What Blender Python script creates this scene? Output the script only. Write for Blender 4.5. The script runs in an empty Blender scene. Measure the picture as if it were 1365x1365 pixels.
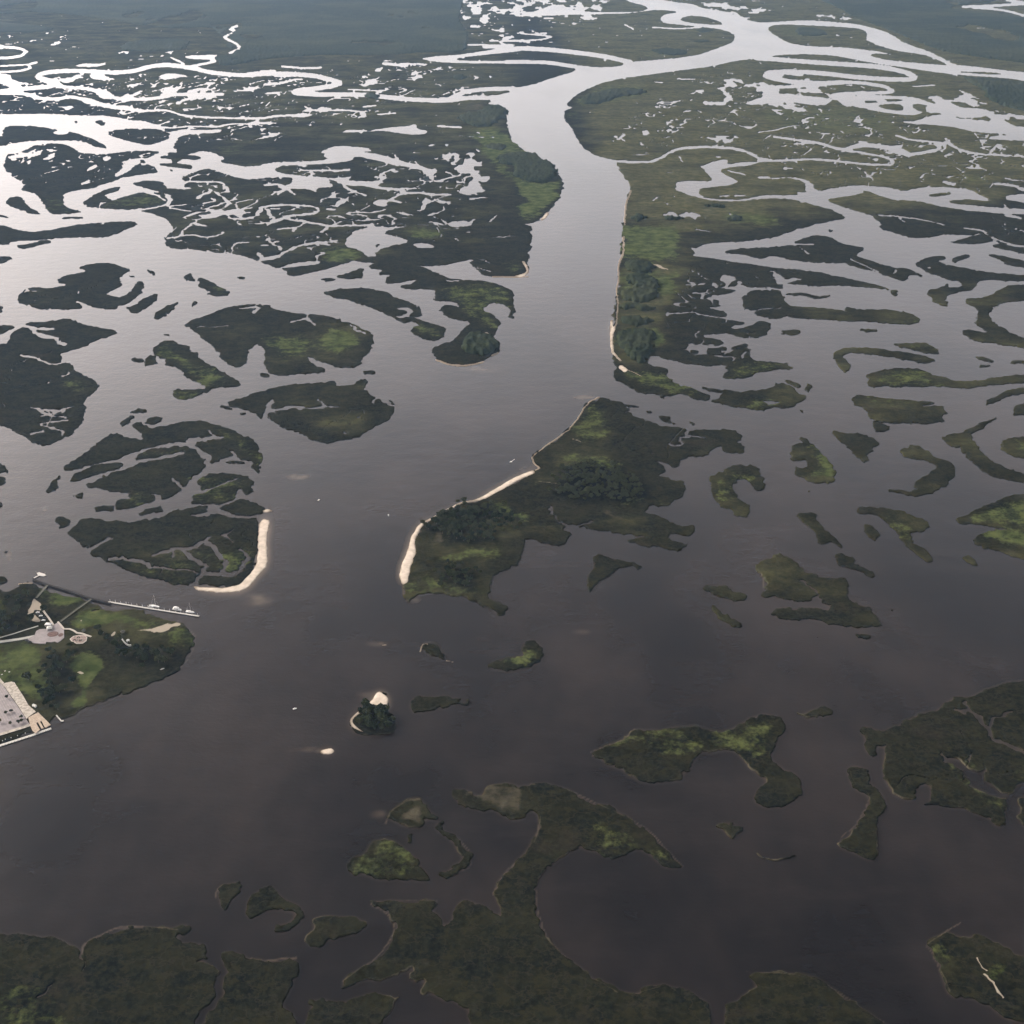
# Aerial view of a tidal inlet: marsh islands, barrier beaches, a park with a pier.
import math, numpy as np
# ------------------------------------------------------------------ camera / survey geometry
H=850.0; PITCH=math.radians(31.0); FOC=1463.0; CX=CY=682.5
def p2w(px,py,z=0.0):
    px=np.asarray(px,float); py=np.asarray(py,float)
    x=(px-CX)/FOC; y=-(py-CY)/FOC
    dx=x; dy=math.cos(PITCH)+y*math.sin(PITCH); dz=-math.sin(PITCH)+y*math.cos(PITCH)
    t=(H-z)/(-dz)
    return dx*t, dy*t
CROPS={'P':(0,0,1),'A1':(0,0,3.9),'A2':(340,0,3.9),'A3':(680,0,3.9),'A4':(1015,0,3.9),
'B1':(0,190,3.9),'B2':(340,190,3.9),'B3':(680,190,3.9),'B4':(1015,190,3.9),
'C1':(0,380,3.9),'C2':(340,340,3.9),'C3':(780,340,4.55),'C4':(1040,380,4.2),
'D1':(0,530,3.4125),'D2':(520,510,3.25),'D3':(840,540,2.6),'D4':(0,750,4.55),
'E1':(340,820,3.4125),'E2':(760,900,4.0147),'E3':(1040,880,4.2),'E4':(0,1160,2.967),'E5':(420,1020,2.625),'E6':(900,1160,2.9355),
'F1':(20,750,10.5),'F2':(130,780,9.1),'F3':(370,600,8.03),'F6':(540,640,6.825),'F7':(0,860,9.75),'F8':(600,130,7.583),'G1':(0,400,2.4375)}
def pts(tokens):
    c=CROPS['P']; out=[]; sc=1
    for t in tokens:
        if t in CROPS: c=CROPS[t]
        else:
            a,b=t.split(','); out.append((c[0]+float(a)/c[2], c[1]+float(b)/c[2])); sc=c[2]
    return np.array(out)
def smooth(p,closed=True):
    if closed: q=np.roll(p,-1,0)
    else: q=p[1:]; p0=p; p=p[:-1]
    o=np.empty((len(p)*2,2)); o[0::2]=p*.8+q*.2; o[1::2]=p*.2+q*.8
    if not closed: o=np.vstack([p0[:1],o,p0[-1:]])
    return o
X0,Y0,X1,Y1=-90.0,-45.0,1455.0,1415.0
def fill(M,st,p,val):
    h,w=M.shape
    u=(p[:,0]-X0)/st; v=(p[:,1]-Y0)/st
    a=max(0,int(math.ceil(v.min()))); b=min(h-1,int(math.floor(v.max())))
    u2=np.roll(u,-1); v2=np.roll(v,-1)
    for r in range(a,b+1):
        c=(v<=r)!=(v2<=r)
        if not c.any(): continue
        xs=np.sort(u[c]+(r-v[c])/(v2[c]-v[c])*(u2[c]-u[c]))
        for k in range(0,len(xs)-1,2):
            i=max(0,int(math.ceil(xs[k]))); j=min(w,int(math.floor(xs[k+1]))+1)
            if j>i: M[r,i:j]=val
def stroke(M,st,p,wd,val):
    h,w=M.shape; r=wd/2/st
    u=(p[:,0]-X0)/st; v=(p[:,1]-Y0)/st
    for k in range(len(u)-1):
        a=max(0,int(min(v[k],v[k+1])-r-1)); b=min(h,int(max(v[k],v[k+1])+r+2))
        c=max(0,int(min(u[k],u[k+1])-r-1)); d=min(w,int(max(u[k],u[k+1])+r+2))
        if b<=a or d<=c: continue
        yy,xx=np.mgrid[a:b,c:d]
        du=u[k+1]-u[k]; dv=v[k+1]-v[k]; L=du*du+dv*dv+1e-9
        t=np.clip(((xx-u[k])*du+(yy-v[k])*dv)/L,0,1)
        # channels run flatter across the view: squash the brush vertically like the ground is
        m=((xx-u[k]-t*du)**2+((yy-v[k]-t*dv)*1.25)**2)<r*r
        M[a:b,c:d][m]=val
def raster(txt,st,sval,smo=True):
    M=np.zeros((int((Y1-Y0)/st)+1,int((X1-X0)/st)+1),np.uint8)
    for ln in txt.strip().splitlines():
        if ln[0]=='#': continue
        t=ln.split()
        if t[0] in 'LW':
            p=pts(t[1:]); 
            fill(M,st,smooth(p),1 if t[0]=='L' else 0)
        else:
            sc=CROPS[t[2]][2]
            stroke(M,st,smooth(smooth(pts(t[2:]),False),False),float(t[1])/sc*1.3, sval if t[0]=='S' else 1-sval)
    return M
def _h(ix,iy,s):
    n=(ix.astype(np.int64)*374761393+iy.astype(np.int64)*668265263+s*974634777)&0x7fffffff
    n=((n^(n>>13))*1274126177)&0x7fffffff
    return ((n^(n>>16))&0xffff).astype(np.float32)/65535.0
def noise(x,y,s=0):
    ix=np.floor(x).astype(np.int64); iy=np.floor(y).astype(np.int64)
    fx=(x-ix).astype(np.float32); fy=(y-iy).astype(np.float32); fx=fx*fx*(3-2*fx); fy=fy*fy*(3-2*fy)
    a=_h(ix,iy,s); b=_h(ix+1,iy,s); c=_h(ix,iy+1,s); d=_h(ix+1,iy+1,s)
    return (a+(b-a)*fx)*(1-fy)+(c+(d-c)*fx)*fy
def fbm(x,y,o=3,s=0):
    t=0;a=1;n=0
    for k in range(o):
        t=t+a*noise(x*2**k,y*2**k,s+k*7); n+=a; a*=.55
    return t/n
def box(F,n):
    for ax in (0,1):
        c=np.cumsum(np.concatenate([np.repeat(F.take([0],ax),n+1,ax),F,np.repeat(F.take([-1],ax),n,ax)],ax),ax,dtype=np.float64)
        L=F.shape[ax]
        F=((c.take(range(2*n+1,2*n+1+L),ax)-c.take(range(0,L),ax))/(2*n+1)).astype(np.float32)
    return F
def bil(F,u,v):
    h,w=F.shape
    u=np.clip(u,0,w-1.001); v=np.clip(v,0,h-1.001)
    i=u.astype(np.int32); j=v.astype(np.int32); fu=u-i; fv=v-j
    return (F[j,i]*(1-fu)+F[j,i+1]*fu)*(1-fv)+(F[j+1,i]*(1-fu)+F[j+1,i+1]*fu)*fv
ST=1.25; HS=0.625
NX=int((X1-X0)/ST)+1; NY=int((Y1-Y0)/ST)+1
gx,gy=np.meshgrid(X0+np.arange(NX)*ST, Y0+np.arange(NY)*ST)
WX,WY=p2w(gx,gy)
_dep=PITCH+np.arctan((gy-CY)/FOC)
MPP=np.sqrt(WX**2+WY**2+H*H)/np.sqrt(FOC**2+(gx-CX)**2+(gy-CY)**2)   # metres per photo pixel across
SIN=H/np.sqrt(WX**2+WY**2+H*H)
def warped(M,amp,wl,seed=0,bl=1,lim=2.4):
    F=box(M.astype(np.float32),bl)
    wl=np.maximum(wl,MPP*2.5)
    # (wavelength kept constant per octave band so the noise stays coherent)
    n1=fbm(WX/26,WY/26,3,seed)-.5; n2=fbm(WX/26,WY/26,3,seed+50)-.5
    n3=fbm(WX/7,WY/7,2,seed+90)-.5; n4=fbm(WX/7,WY/7,2,seed+140)-.5
    dx=(n1*amp*2+n3*amp)/MPP; dy=(n2*amp*2+n4*amp)/MPP*SIN
    dx=np.clip(dx,-lim,lim); dy=np.clip(dy,-lim,lim)
    return bil(F,(gx+dx-X0)/HS,(gy+dy-Y0)/HS)
def zones(txt):
    Z={}
    wx=(fbm(WX/60,WY/60,3,300)-.5); wy=(fbm(WX/60,WY/60,3,310)-.5)
    a=60/MPP
    U=(gx+np.clip(wx*a,-9,9)-X0)/2.5; V=(gy+np.clip(wy*a*SIN,-6,6)-Y0)/2.5
    acc={}
    for ln in txt.strip().splitlines():
        t=ln.split(); ch=t[0]; val=float(t[1])
        M=np.zeros((int((Y1-Y0)/2.5)+2,int((X1-X0)/2.5)+2),np.float32)
        fill(M,2.5,smooth(pts(t[3:])),val)
        acc[ch]=np.maximum(acc.get(ch,0),M)
    for ch,M in acc.items():
        b={'o':8,'g':2,'t':1,'s':0,'p':3,'c':4}[ch]
        if b: M=box(M,b)
        Z[ch]=bil(M,U,V) if ch!='s' else bil(M,(gx-X0)/2.5,(gy-Y0)/2.5)
    return Z
def landfields(T):
    Fl=warped(raster(T["land"],HS,0),8.0,0,1,1,3.4)
    Fl=Fl+ (fbm(WX/5,WY/5,2,5)-.5)*0.6*np.clip(1-np.abs(Fl-.5)*2.1,0,1)
    Z=zones(T['zones'])
    # marsh pans and pools (elongated, clustered)
    q=np.maximum(Z['p'],0)
    pool=fbm(WX/55,WY/130,4,77)
    Fl=np.where((q>0.05)&(pool<.26+.26*q), np.minimum(Fl,.5+(pool-(.26+.26*q))*9), Fl)
    qc=Z['c']
    rw=fbm(WX/45,WY/45,2,555)-.5
    rdg=np.abs(fbm(WX/85+rw,WY/150+rw,2,91)-.5); wd=.020*np.minimum(MPP,3.4)/2*(.5+fbm(WX/120,WY/120,1,19)*1.3)
    Fl=np.where((qc>.3)&(rdg<wd*qc), np.minimum(Fl,.5+(rdg-wd*qc)*22), Fl)
    sp=fbm(WX/26,WY/60,2,123)
    up=np.clip((450-gy)/300,0,1)*np.clip(Z['o']*.0+1,0,1)
    Fl=np.where((sp<.145*up), np.minimum(Fl,.5+(sp-.145*up)*12), Fl)
    Fs=warped(raster(T['sand'],HS,1),2.0,0,200,1)
    Ff=warped(raster(T['forest'],HS,0),16.0,0,400,1,4.5)
    gap=fbm(WX/330,WY/560,4,4040); far=np.clip((MPP-3.0)*2,0,1)
    Ff=np.where(gap>.715-.02*far,np.minimum(Ff,.5-(gap-.70)*4*far+(1-far)),Ff)
    Fl=np.clip(Fl,0,1)
    Fl2=np.where(Fs>.5,np.minimum(Fl,1-Fs),Fl)
    Fm=warped(raster(T['mud'],HS,1),2.0,0,200,1); Z['t']=np.maximum(Z['t'],Fm*.62); Z['mud']=Fm; Z['s']=warped(raster(T['sz'],HS,1),3.0,0,700,1)
    return Fl,Fl2,Fs,Ff,Z
HAZE=2.0e-5; HAZE_COL=(.42,.66,1,1)
SUN_EL=32; SUN_AZ=-62; SUN_STR=1.5; SUN_ANG=10
SKY_STR=.12; SKY_SAT=.25; SKY_TINT=(1.05,.94,.875,1); EXPO=0.4
SKYMUL=3.3; SKYG=[(0,.9),(.12,.95),(.22,1.15),(.35,1.08),(.5,.58),(.68,.14),(1,.06)]
LAND_TXT='''
L P -200,-300 1600,-300 1600,230 1000,260 830,260 700,330 560,360 350,330 240,240 222,200 222,170 180,158 -200,158
# west chunk
L B1 885,12 930,-40 1365,-40 B2 1365,-40 1365,412 1230,415 1150,430 1110,450 1090,480 1070,510 1030,525 930,545 830,570 760,585 700,590 640,588 580,590 500,615 400,650 300,670 240,690 180,692 160,660 110,660 100,645 60,630 0,612 B1 1290,600 1200,570 1150,575 1000,555 900,550 860,530 850,500 880,470 900,430 860,390 780,365 720,355 800,345 880,325 900,300 890,280 850,260 780,245 730,230 680,212 750,197 830,200 870,232 930,243 960,240 1000,60
# centre-east chunk
L B3 1365,-40 400,-40 395,0 410,45 450,70 550,92 560,130 590,175 630,225 610,280 600,350 585,430 575,500 580,560 562,640 560,780 C3 170,380 165,480 165,560 180,640 172,700 175,735 230,775 300,810 380,835 450,850 480,872 490,850 560,845 650,865 700,878 750,880 745,845 690,835 650,810 600,795 540,770 490,740 510,700 480,685 400,675 370,640 390,610 450,610 500,635 600,655 750,668 860,662 850,690 900,740 1000,740 1060,712 1150,695 1265,688 1220,655 1060,650 1000,620 1015,595 970,535 940,545 890,555 900,575 880,600 820,590 800,580 850,580 855,560 820,555 760,570 700,565 640,545 740,550 850,540 800,505 740,505 720,485 800,475 850,475 950,500 1070,505 1140,445 1120,410 1050,395 1020,425 980,440 910,450 870,440 920,425 980,420 960,405 880,395 800,380 870,370 860,350 800,330 720,310 830,312 800,295 825,278 780,268 720,268 765,262 780,245 700,235 800,240 880,235 912,213 850,205 800,200 920,190 940,160 960,190 1040,195 1120,200 1190,205 1200,170 1300,176 B4 280,745 400,742 560,752 640,765 C4 560,15 605,25 640,66 660,62 650,35 600,10 B4 690,770 620,748 520,725 420,700 280,672 150,660 0,650 B3 1365,650 1150,622 1010,597 930,585 970,578 935,545 970,548 1000,530 1060,520 1240,512 1365,497 B4 0,502 40,500 100,480 220,440 350,410 445,395 380,355 250,320 190,300 190,285 200,-40
L C3 820,735 880,700 860,660 930,660 1060,650 1220,655 1265,690 1150,695 1050,715 1000,742 900,746 840,742
# right chunk
L B4 180,-40 1500,-40 1500,420 1500,570 1365,540 1300,530 1230,525 1190,495 1130,470 1100,480 950,478 900,487 820,500 700,478 608,442 625,415 600,400 590,385 450,345 350,305 345,295 450,278 300,240 230,268
# WATER main river
W A3 700,-40 700,-20 850,10 950,20 1000,42 1100,55 1200,90 1270,115 A4 60,115 150,108 250,105 400,115 500,125 600,150 660,170 720,210 790,240 870,265 940,300 1000,335 1100,345 1250,362 1365,375 1500,385 1500,440 1365,422 1280,408 1200,402 1000,388 850,368 700,345 560,325 450,303 380,290 250,282 120,284 50,292 60,300 0,305 A3 1365,315 1250,308 1180,315 1050,345 900,365 750,385 600,405 480,430 400,465 330,505 290,545 325,560 285,575 278,600 300,640 330,680 345,720 395,780 B3 410,45 450,70 550,92 560,130 590,175 630,225 610,280 600,350 585,430 575,500 580,560 562,640 560,780 C3 170,380 165,480 165,560 180,640 172,700 175,735 0,900 -600,900 B3 0,780 80,690 90,620 105,560 105,480 115,440 60,425 130,415 190,370 240,315 265,270 278,220 260,180 220,120 150,75 90,50 20,0 A2 1330,720 1310,650 1310,600 1290,550 1200,540 1260,510 1320,490 1330,445 A3 0,440 30,455 120,440 200,410 320,375 350,355 300,345 380,340 450,350 560,345 620,325 640,320 740,312 880,300 980,285 1050,260 1160,220 1170,190 1140,165 1080,150 990,140 900,130 800,122 780,95 800,75 890,62 760,50 730,55 640,68 600,68 680,58 720,45 700,30 600,5 560,-40
L A3 885,95 930,82 1000,85 1080,108 1115,127 1050,128 950,120 895,110
L A4 25,150 60,130 150,128 300,135 400,140 500,148 540,160 550,185 540,205 600,235 700,265 800,278 860,290 960,330 960,338 850,330 700,318 600,300 560,285 600,278 690,285 620,268 540,258 420,245 250,240 150,225 100,200 60,175
L A4 1000,372 1150,374 1250,382 1250,387 1150,385
# A1
S 14 A1 -40,225 0,238 30,245 100,250 140,268 110,290 60,300 -20,302
S 12 A1 190,325 150,335 160,355 100,370 -20,375
S 9 A1 -20,345 150,335
S 26 A1 -60,395 0,415 40,435 100,455
W A1 -50,420 -20,385 50,385 60,410 100,425 150,430 130,440 60,440 -40,430
S 22 A2 30,385 0,388 A1 1250,392 1100,378 980,350 870,335 780,345 700,370 600,378 500,372 400,368 300,370 220,380 190,398 240,422 290,440 250,452 100,462 -40,480
S 26 A1 235,412 300,432 310,445
S 24 A2 -30,386 100,383 200,385 300,393 380,410 450,430 400,448 300,462 200,472 215,484 300,490 420,492 560,492 700,507 850,520 1000,523 1100,508 1250,508 1330,490
S 22 A2 1040,500 1090,475 1200,463 1340,460
W A2 1180,478 1170,500 1200,500 1180,480
S 14 A1 1120,290 960,298 1110,305 1120,320 1020,340 980,348
W A1 945,295 1010,285 1120,288 1120,300 1010,310
S 10 A1 890,300 960,332
S 13 A1 1195,275 1255,250 1215,218 1160,195 1205,178 1225,158 1190,150 1232,135
W A1 1260,260 1300,240 1308,262
W A1 380,345 430,328 500,332 560,323 540,340 480,350
W A1 465,385 520,378 560,400 620,415 480,415
W A1 820,395 880,378 990,392 920,405 850,418
S 18 A1 300,450 450,460 500,472 560,490 600,512 740,518 850,505 900,490 1160,490
W A1 480,460 550,465 590,490 600,515 520,515
S 18 A1 -20,485 130,485 200,512 300,515 370,502 440,518 520,540 620,560 740,578
S 12 A1 740,578 870,570 940,600 1100,612 1365,617 A2 100,603 230,598
W A1 400,500 470,510 560,545 690,550 690,575 600,570 500,550 430,535
W A1 150,485 190,485 220,515 180,520
W A2 200,595 250,585 310,598 250,612 190,610
W A1 -300,600 180,590 260,590 400,600 540,600 650,615 660,635 620,660 600,690 540,690 570,720 700,745 760,755 870,720 880,690 930,672 1100,675 1150,670 1160,690 1000,697 930,710 900,760 930,800 -300,800
L A1 20,655 180,655 260,670 340,680 420,700 520,740 570,772 500,765 430,735 300,728 150,732 60,745 0,760 -300,760 -300,690 10,720
L A1 545,690 620,670 800,668 880,690 870,730 760,755 700,740 600,715
L A1 490,630 530,625 560,650 520,655
L A1 380,632 410,630 400,642
S 10 A1 620,662 800,660 900,665 990,655 1140,660 1180,645 1365,643 A2 90,640
S 7 A1 800,660 880,630
W A1 270,690 320,670 370,690 310,705
S 6 A1 1030,690 1040,725
# A2 ponds & channels
W A2 850,305 950,290 1060,285 1200,262 1330,245 1400,240 1400,265 1200,285 1060,300 1040,312 1200,318 1365,312 1365,332 1150,330 950,325
S 10 A2 1110,232 1250,235 1310,240
S 11 A2 1365,212 1270,212 1290,232 1340,235
S 12 A2 1190,247 1300,245
S 24 A3 -20,255 100,252 200,258 300,268 400,280 500,295 620,322
S 20 A3 -20,322 100,322 200,325 300,340 360,352
W A2 560,685 700,660 800,655 830,640 840,665 900,685 880,700 780,700 680,680
S 14 A2 470,682 550,682
S 12 A2 950,655 1070,662
S 16 A2 670,330 760,340
S 10 A2 760,330 890,335
S 10 A2 50,440 140,435 190,415 240,412
S 11 A2 60,485 120,482
S 12 A2 140,345 250,355 340,352
S 10 A2 30,370 100,368
S 10 A2 260,555 300,575 480,572 560,582
S 6 A2 650,480 700,462
S 8 A2 490,465 640,472
S 9 A2 560,555 620,550
S 4 A2 1060,708 1250,716
S 6 A2 790,485 830,465
S 9 A2 640,595 730,588
W A2 360,775 430,755 600,770 600,790 400,795
# A3 left
W A3 100,78 200,30 260,22 330,50 400,62 600,62 680,60 600,72 400,74 200,82
S 8 A3 -20,212 130,210 230,192 150,182 60,175
S 9 A3 600,130 640,150
S 8 A3 740,142 870,150 990,142
S 7 A3 870,410 960,413
S 7 A3 750,425 790,430
S 6 A3 1010,535 1100,535
# A4
S 24 A4 -20,302 120,312 250,322 400,332 560,342 680,358 770,382 805,405 760,415 640,412 480,400 380,388 250,375 120,372 30,378 15,398 100,415 180,428 300,435 420,427
S 18 A4 420,427 520,430 640,448 690,475 640,482 450,485 360,495 380,515 500,512 600,505 750,508
S 16 A4 300,435 230,447 60,455 -20,470
W A4 -60,540 0,525 50,490 120,485 250,498 380,515 340,545 280,550 150,530 60,530 0,545
S 10 A4 130,385 210,392
W A4 480,540 560,535 620,530 740,525 730,500 800,505 900,540 1060,560 1160,565 1170,610 1050,615 990,600 900,585 870,590 850,565 870,550 820,540 780,545 800,570 850,585 790,600 700,595 600,580 530,565
L A4 610,545 700,540 740,550 735,575 680,572 620,560
W A4 715,630 800,630 880,600 990,590 1010,615 1100,620 1160,640 1250,650 1365,660 1500,670 1500,720 1365,715 1250,695 1120,690 1020,665 900,650 780,645
W A4 1170,725 1200,705 1365,700 1500,710 1500,740 1300,730
W A4 1020,500 1060,490 1110,530 1060,530
S 9 A4 870,510 1000,525 1090,530
S 7 A4 780,450 900,443
S 12 A4 1200,600 1365,605
S 7 A4 -20,690 60,678 160,655
S 13 A4 60,710 200,730 290,740 380,770 450,775 560,755 700,765 760,790
S 6 A4 170,748 260,745
S 12 A4 510,735 545,742
S 12 A4 700,705 780,730 880,735 960,750 940,785
S 9 A4 950,738 1010,760 1040,790
S 6 A4 210,620 255,642
S 14 A4 1050,35 1200,30 1365,20
S 12 A4 1100,40 1250,50 1365,80
S 16 A4 1280,0 1365,15
W A3 1365,375 1300,385 1330,408 1365,418 1420,415 1420,380
W A3 1310,460 1400,455 1400,490 1340,500 1365,535 1280,545 1210,542 1260,520 1310,505
# B3/B4 creeks
S 14 B3 540,97 640,102 740,100 790,80 840,45 900,28 1000,23 1150,28 1230,48 1290,80 1365,96
S 13 B4 -20,95 100,95 250,86 380,94 520,112 640,118 690,108 680,92 640,75 560,60 460,45 400,35 330,15 290,0
S 10 B4 170,8 290,0
S 22 B4 450,30 520,10 620,20 700,40
W B4 640,20 740,10 720,45 800,60 760,75 680,55
S 18 B4 760,65 860,50 930,35 900,0
S 12 B4 960,-20 1000,25 1060,45 1150,62 1210,65 1290,68
S 10 B4 1190,50 1230,10
S 4 B4 790,80 900,100
W B3 990,125 1030,105 1120,85 1135,100 1130,114 1240,98 1300,98 1250,118 1140,130 1090,140 1100,160 1150,180 1185,200 1150,220 1060,232 990,240 975,265 1010,285 1100,297 1220,295 1300,275 1365,270 B4 50,270 100,272 230,270 240,255 220,200 130,185 50,190 0,190 0,175 60,182 200,182 250,200 280,235 300,252 400,230 520,222 620,228 690,235 740,255 800,235 880,230 1000,232 1070,240 1130,265 1200,305 1150,305 1080,295 970,305 1010,320 1140,330 1250,340 1365,345 1500,350 1500,380 1365,375 1250,370 1100,358 950,340 880,320 830,305 690,300 640,285 560,255 520,248 540,260 440,280 350,295 340,300 450,345 590,385 600,400 625,415 608,442 445,395 380,355 250,320 190,300 B3 1365,290 1260,300 1140,308 1040,302 970,285 900,265 850,235 870,205 910,198 1030,200 1060,195 1020,160 1010,140
L B4 862,275 920,262 990,260 980,270 900,280
L B4 970,305 1060,298 1200,315 1290,320 1365,300 1500,290 1500,352 1365,345 1250,340 1140,328 1010,318
W B4 1265,280 1300,268 1500,262 1500,325 1365,315 1280,300
S 14 B4 1215,215 1300,222 1365,245
S 8 B4 1270,185 1310,195 1365,200
S 10 B4 1260,320 1290,350
S 16 B4 1270,378 1340,392
S 8 B4 600,378 700,382 850,405 950,430
S 6 B4 720,390 760,420
S 9 B4 1050,445 1150,460 1200,495 1300,530 1380,542
S 8 B3 1130,145 1225,168
S 12 B3 1295,182 1340,180
S 8 B3 1095,278 1135,278
S 10 B3 1170,276 1225,276
S 7 B3 735,305 765,285
S 3 B3 765,285 900,275
S 6 B3 800,310 840,330
S 6 B3 620,65 720,62
S 5 B3 810,158 840,158
S 6 B3 960,450 1050,465
# east chunk creeks C3
S 7 C3 680,105 740,150 800,195
S 9 C3 500,370 490,352 590,352 640,345 720,372 840,375
S 8 C3 655,232 740,238
S 12 C3 620,545 700,550 760,562
S 8 C3 1030,140 1050,130
S 9 C3 1150,100 1195,130 1200,180
S 12 C3 1200,155 1300,145
S 7 C3 620,180 720,175
S 12 C3 920,165 950,165
W B4 60,668 120,715 190,700 190,715 110,735 70,740
# west chunk water
W B1 980,60 1050,42 1110,50 1180,82 1140,100 1220,115 1290,125 1365,118 B2 20,112 130,100 250,98 380,90 340,45 430,15 580,25 600,40 560,50 620,55 700,75 760,95 850,115 920,140 950,130 940,165 930,205 900,170 850,140 780,125 700,115 640,95 590,85 520,70 490,100 420,108 250,118 150,120 90,140 130,155 180,168 300,175 430,185 510,172 480,195 560,200 670,195 640,225 700,238 830,235 900,238 720,248 640,245 600,235 560,225 500,228 460,220 400,195 375,195 410,220 390,235 330,235 310,262 290,245 230,242 190,240 160,225 180,215 195,195 180,182 100,180 0,190 B1 1290,195 1200,175 1090,135 1020,150 960,170 930,195 860,192 830,170
S 12 B2 45,222 110,215 170,235 120,268
S 12 B2 160,240 205,268
S 12 B2 460,225 500,250 575,275
S 8 B2 480,262 520,256
S 12 B2 640,325 700,300 760,265 850,260 920,270 1010,272
S 12 B2 710,300 760,312
S 8 B2 900,312 960,292 1000,275
S 10 B2 830,100 880,150
S 8 B2 715,60 745,88
S 10 B2 910,180 940,205 1000,185 1070,170
S 7 B2 990,148 1040,175
S 8 B2 1085,212 1090,182 1125,172
S 16 B2 680,240 760,245 780,265
S 14 B2 655,165 665,200
S 10 B2 620,180 680,178
S 12 B2 -10,392 20,360 40,335 110,325 200,325 290,330 335,350 310,370 230,375 150,385 170,400 260,410 330,425 400,437 500,430 620,432
S 16 B2 60,350 90,398
S 10 B2 80,345 130,345
S 10 B2 110,452 180,445 215,440 260,415
S 14 B2 215,440 200,460
S 7 B2 430,430 410,405 370,390 390,378 440,382 500,400 560,405 610,400 660,395
S 7 B2 600,400 570,380 480,372 490,362 570,365 650,360 685,348
S 10 B2 375,345 420,348
S 6 B2 740,365 800,378
S 6 B2 745,355 830,380
S 5 B2 840,355 860,370
S 8 B2 230,135 240,145 480,145
S 12 B2 410,150 490,142
W B2 460,540 470,500 530,450 620,437 700,440 840,430 740,445 660,470 740,488 800,512 780,525 700,540 655,548 650,570 620,572 640,592 580,592 570,570 520,555
L B2 622,528 640,526 640,540 625,540
W B2 990,425 1030,408 1110,408 1130,425 1100,440 1030,442
W B2 820,530 850,518 920,530 930,545 850,550
S 9 B2 1120,420 1150,400
S 12 B2 20,610 80,605 140,580 200,545 290,525 400,515
S 12 B2 70,505 110,535 140,555
S 9 B2 100,520 130,512
S 9 B2 340,525 390,535
S 10 B2 15,575 30,602
W B2 110,655 180,625 330,612 340,630 260,640 130,657 80,660 60,640
S 8 B2 1225,412 1260,380
S 10 B1 935,203 1150,203 1170,230
S 14 B1 1165,222 1188,245
S 12 B1 925,236 985,240
S 9 B1 1090,240 1180,300 1230,330 1240,370
S 10 B1 1240,370 1175,372 1200,395 1300,395 1350,370 1370,335
S 16 B1 1030,285 1085,258
S 8 B1 1100,290 1135,302 1060,316
S 7 B1 1110,357 1160,345 1200,312
S 7 B1 1230,312 1310,295
S 8 B1 1250,350 1310,335
S 7 B1 1220,400 1255,432
S 7 B1 870,332 965,322
S 9 B1 880,342 1000,358
S 11 B1 870,495 930,492 970,440 1015,410
S 9 B1 1000,420 1070,434
S 8 B1 1010,400 1020,420
S 9 B1 940,485 1000,480 1070,495 1130,485 1170,468
S 9 B1 1200,568 1215,525 1300,518
S 7 B1 910,510 950,512
S 10 B1 1340,575 1375,600
L B2 1140,455 1180,440 1250,430 1365,425 B3 60,428 115,440 105,480 105,560 90,620 95,680 60,700 0,705 B2 1340,705 1240,697 1180,690 1165,670 1130,640 1120,610 1180,590 1250,580 1330,545 1330,525 1250,520 1210,520 1170,545 1130,555 1080,548 1140,500 1190,460 1150,475
S 5 B2 1190,497 1260,490 1365,485
S 6 B2 1140,605 1200,615 1215,625
S 6 B2 1150,650 1220,670
# B1 islands
L B1 20,105 40,60 90,60 130,40 180,15 250,5 320,5 370,25 400,50 470,60 570,60 650,45 750,42 830,50 800,65 740,90 770,110 810,130 825,155 760,165 650,180 560,210 470,240 400,245 320,270 330,290 320,320 360,345 440,362 350,370 270,372 240,345 210,300 200,270 130,250 110,245 130,210 70,180 65,160 30,150
W B1 530,85 590,72 550,100
S 12 B1 640,102 700,90 745,85
S 14 B1 425,215 465,203
L B1 40,290 80,280 130,290 120,310 160,340 220,375 150,365 90,345 40,325
L B1 325,387 430,385 430,395 330,397
L B1 -400,420 20,430 70,450 140,465 250,460 320,440 420,425 560,415 700,410 720,425 640,460 540,495 430,490 330,495 240,500 130,510 60,515 40,530 -400,530
L B1 75,535 150,530 220,505 285,515 200,535 120,555
L B1 -80,590 50,595 60,610 20,628 -80,630
L B1 -60,370 0,375 70,395 0,386
L B1 425,315 460,290 500,265 570,240 635,230 600,255 540,275 560,290 580,300 620,290 700,265 740,260 790,260 850,262 870,290 860,320 800,335 700,345 620,348 520,340 450,335
S 10 B1 770,262 830,278 850,300
S 6 B1 515,335 520,315 550,312
L B1 835,70 950,65 1045,70 1030,90 950,85 840,82
L B1 830,108 920,108 1000,118 995,140 940,132 835,118
L B1 875,138 900,140 890,152
L B1 395,650 450,635 510,628 590,628 660,655 672,668 640,690 620,705 635,740 600,760 C1 560,35 545,45 600,65 660,50 690,20 700,0 B1 690,740 710,720 740,725 750,770 C1 745,25 730,45 690,75 600,125 530,125 470,110 400,85 380,80 430,120 350,125 270,130 240,100 260,125 200,130 150,100 140,110 100,90 95,60 130,25 200,10 B1 260,761 350,740 280,725 340,690 450,675 440,665
L B1 665,690 700,695 705,705 675,698
L B1 757,655 800,665 817,690 790,690
L B1 955,700 985,680 1005,685 1000,700 1020,720 990,725
L B1 1030,700 1080,715 1180,770 C1 1185,30 1197,50 1130,62 1060,45 1110,40 1030,10
L B1 1225,695 1275,705 1260,716
L C1 648,120 690,115 740,75 820,45 828,60 760,120 710,155 670,135
L C1 805,180 810,150 870,110 920,82 925,100 880,145 830,180
L C1 985,125 1005,82 1030,98
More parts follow.
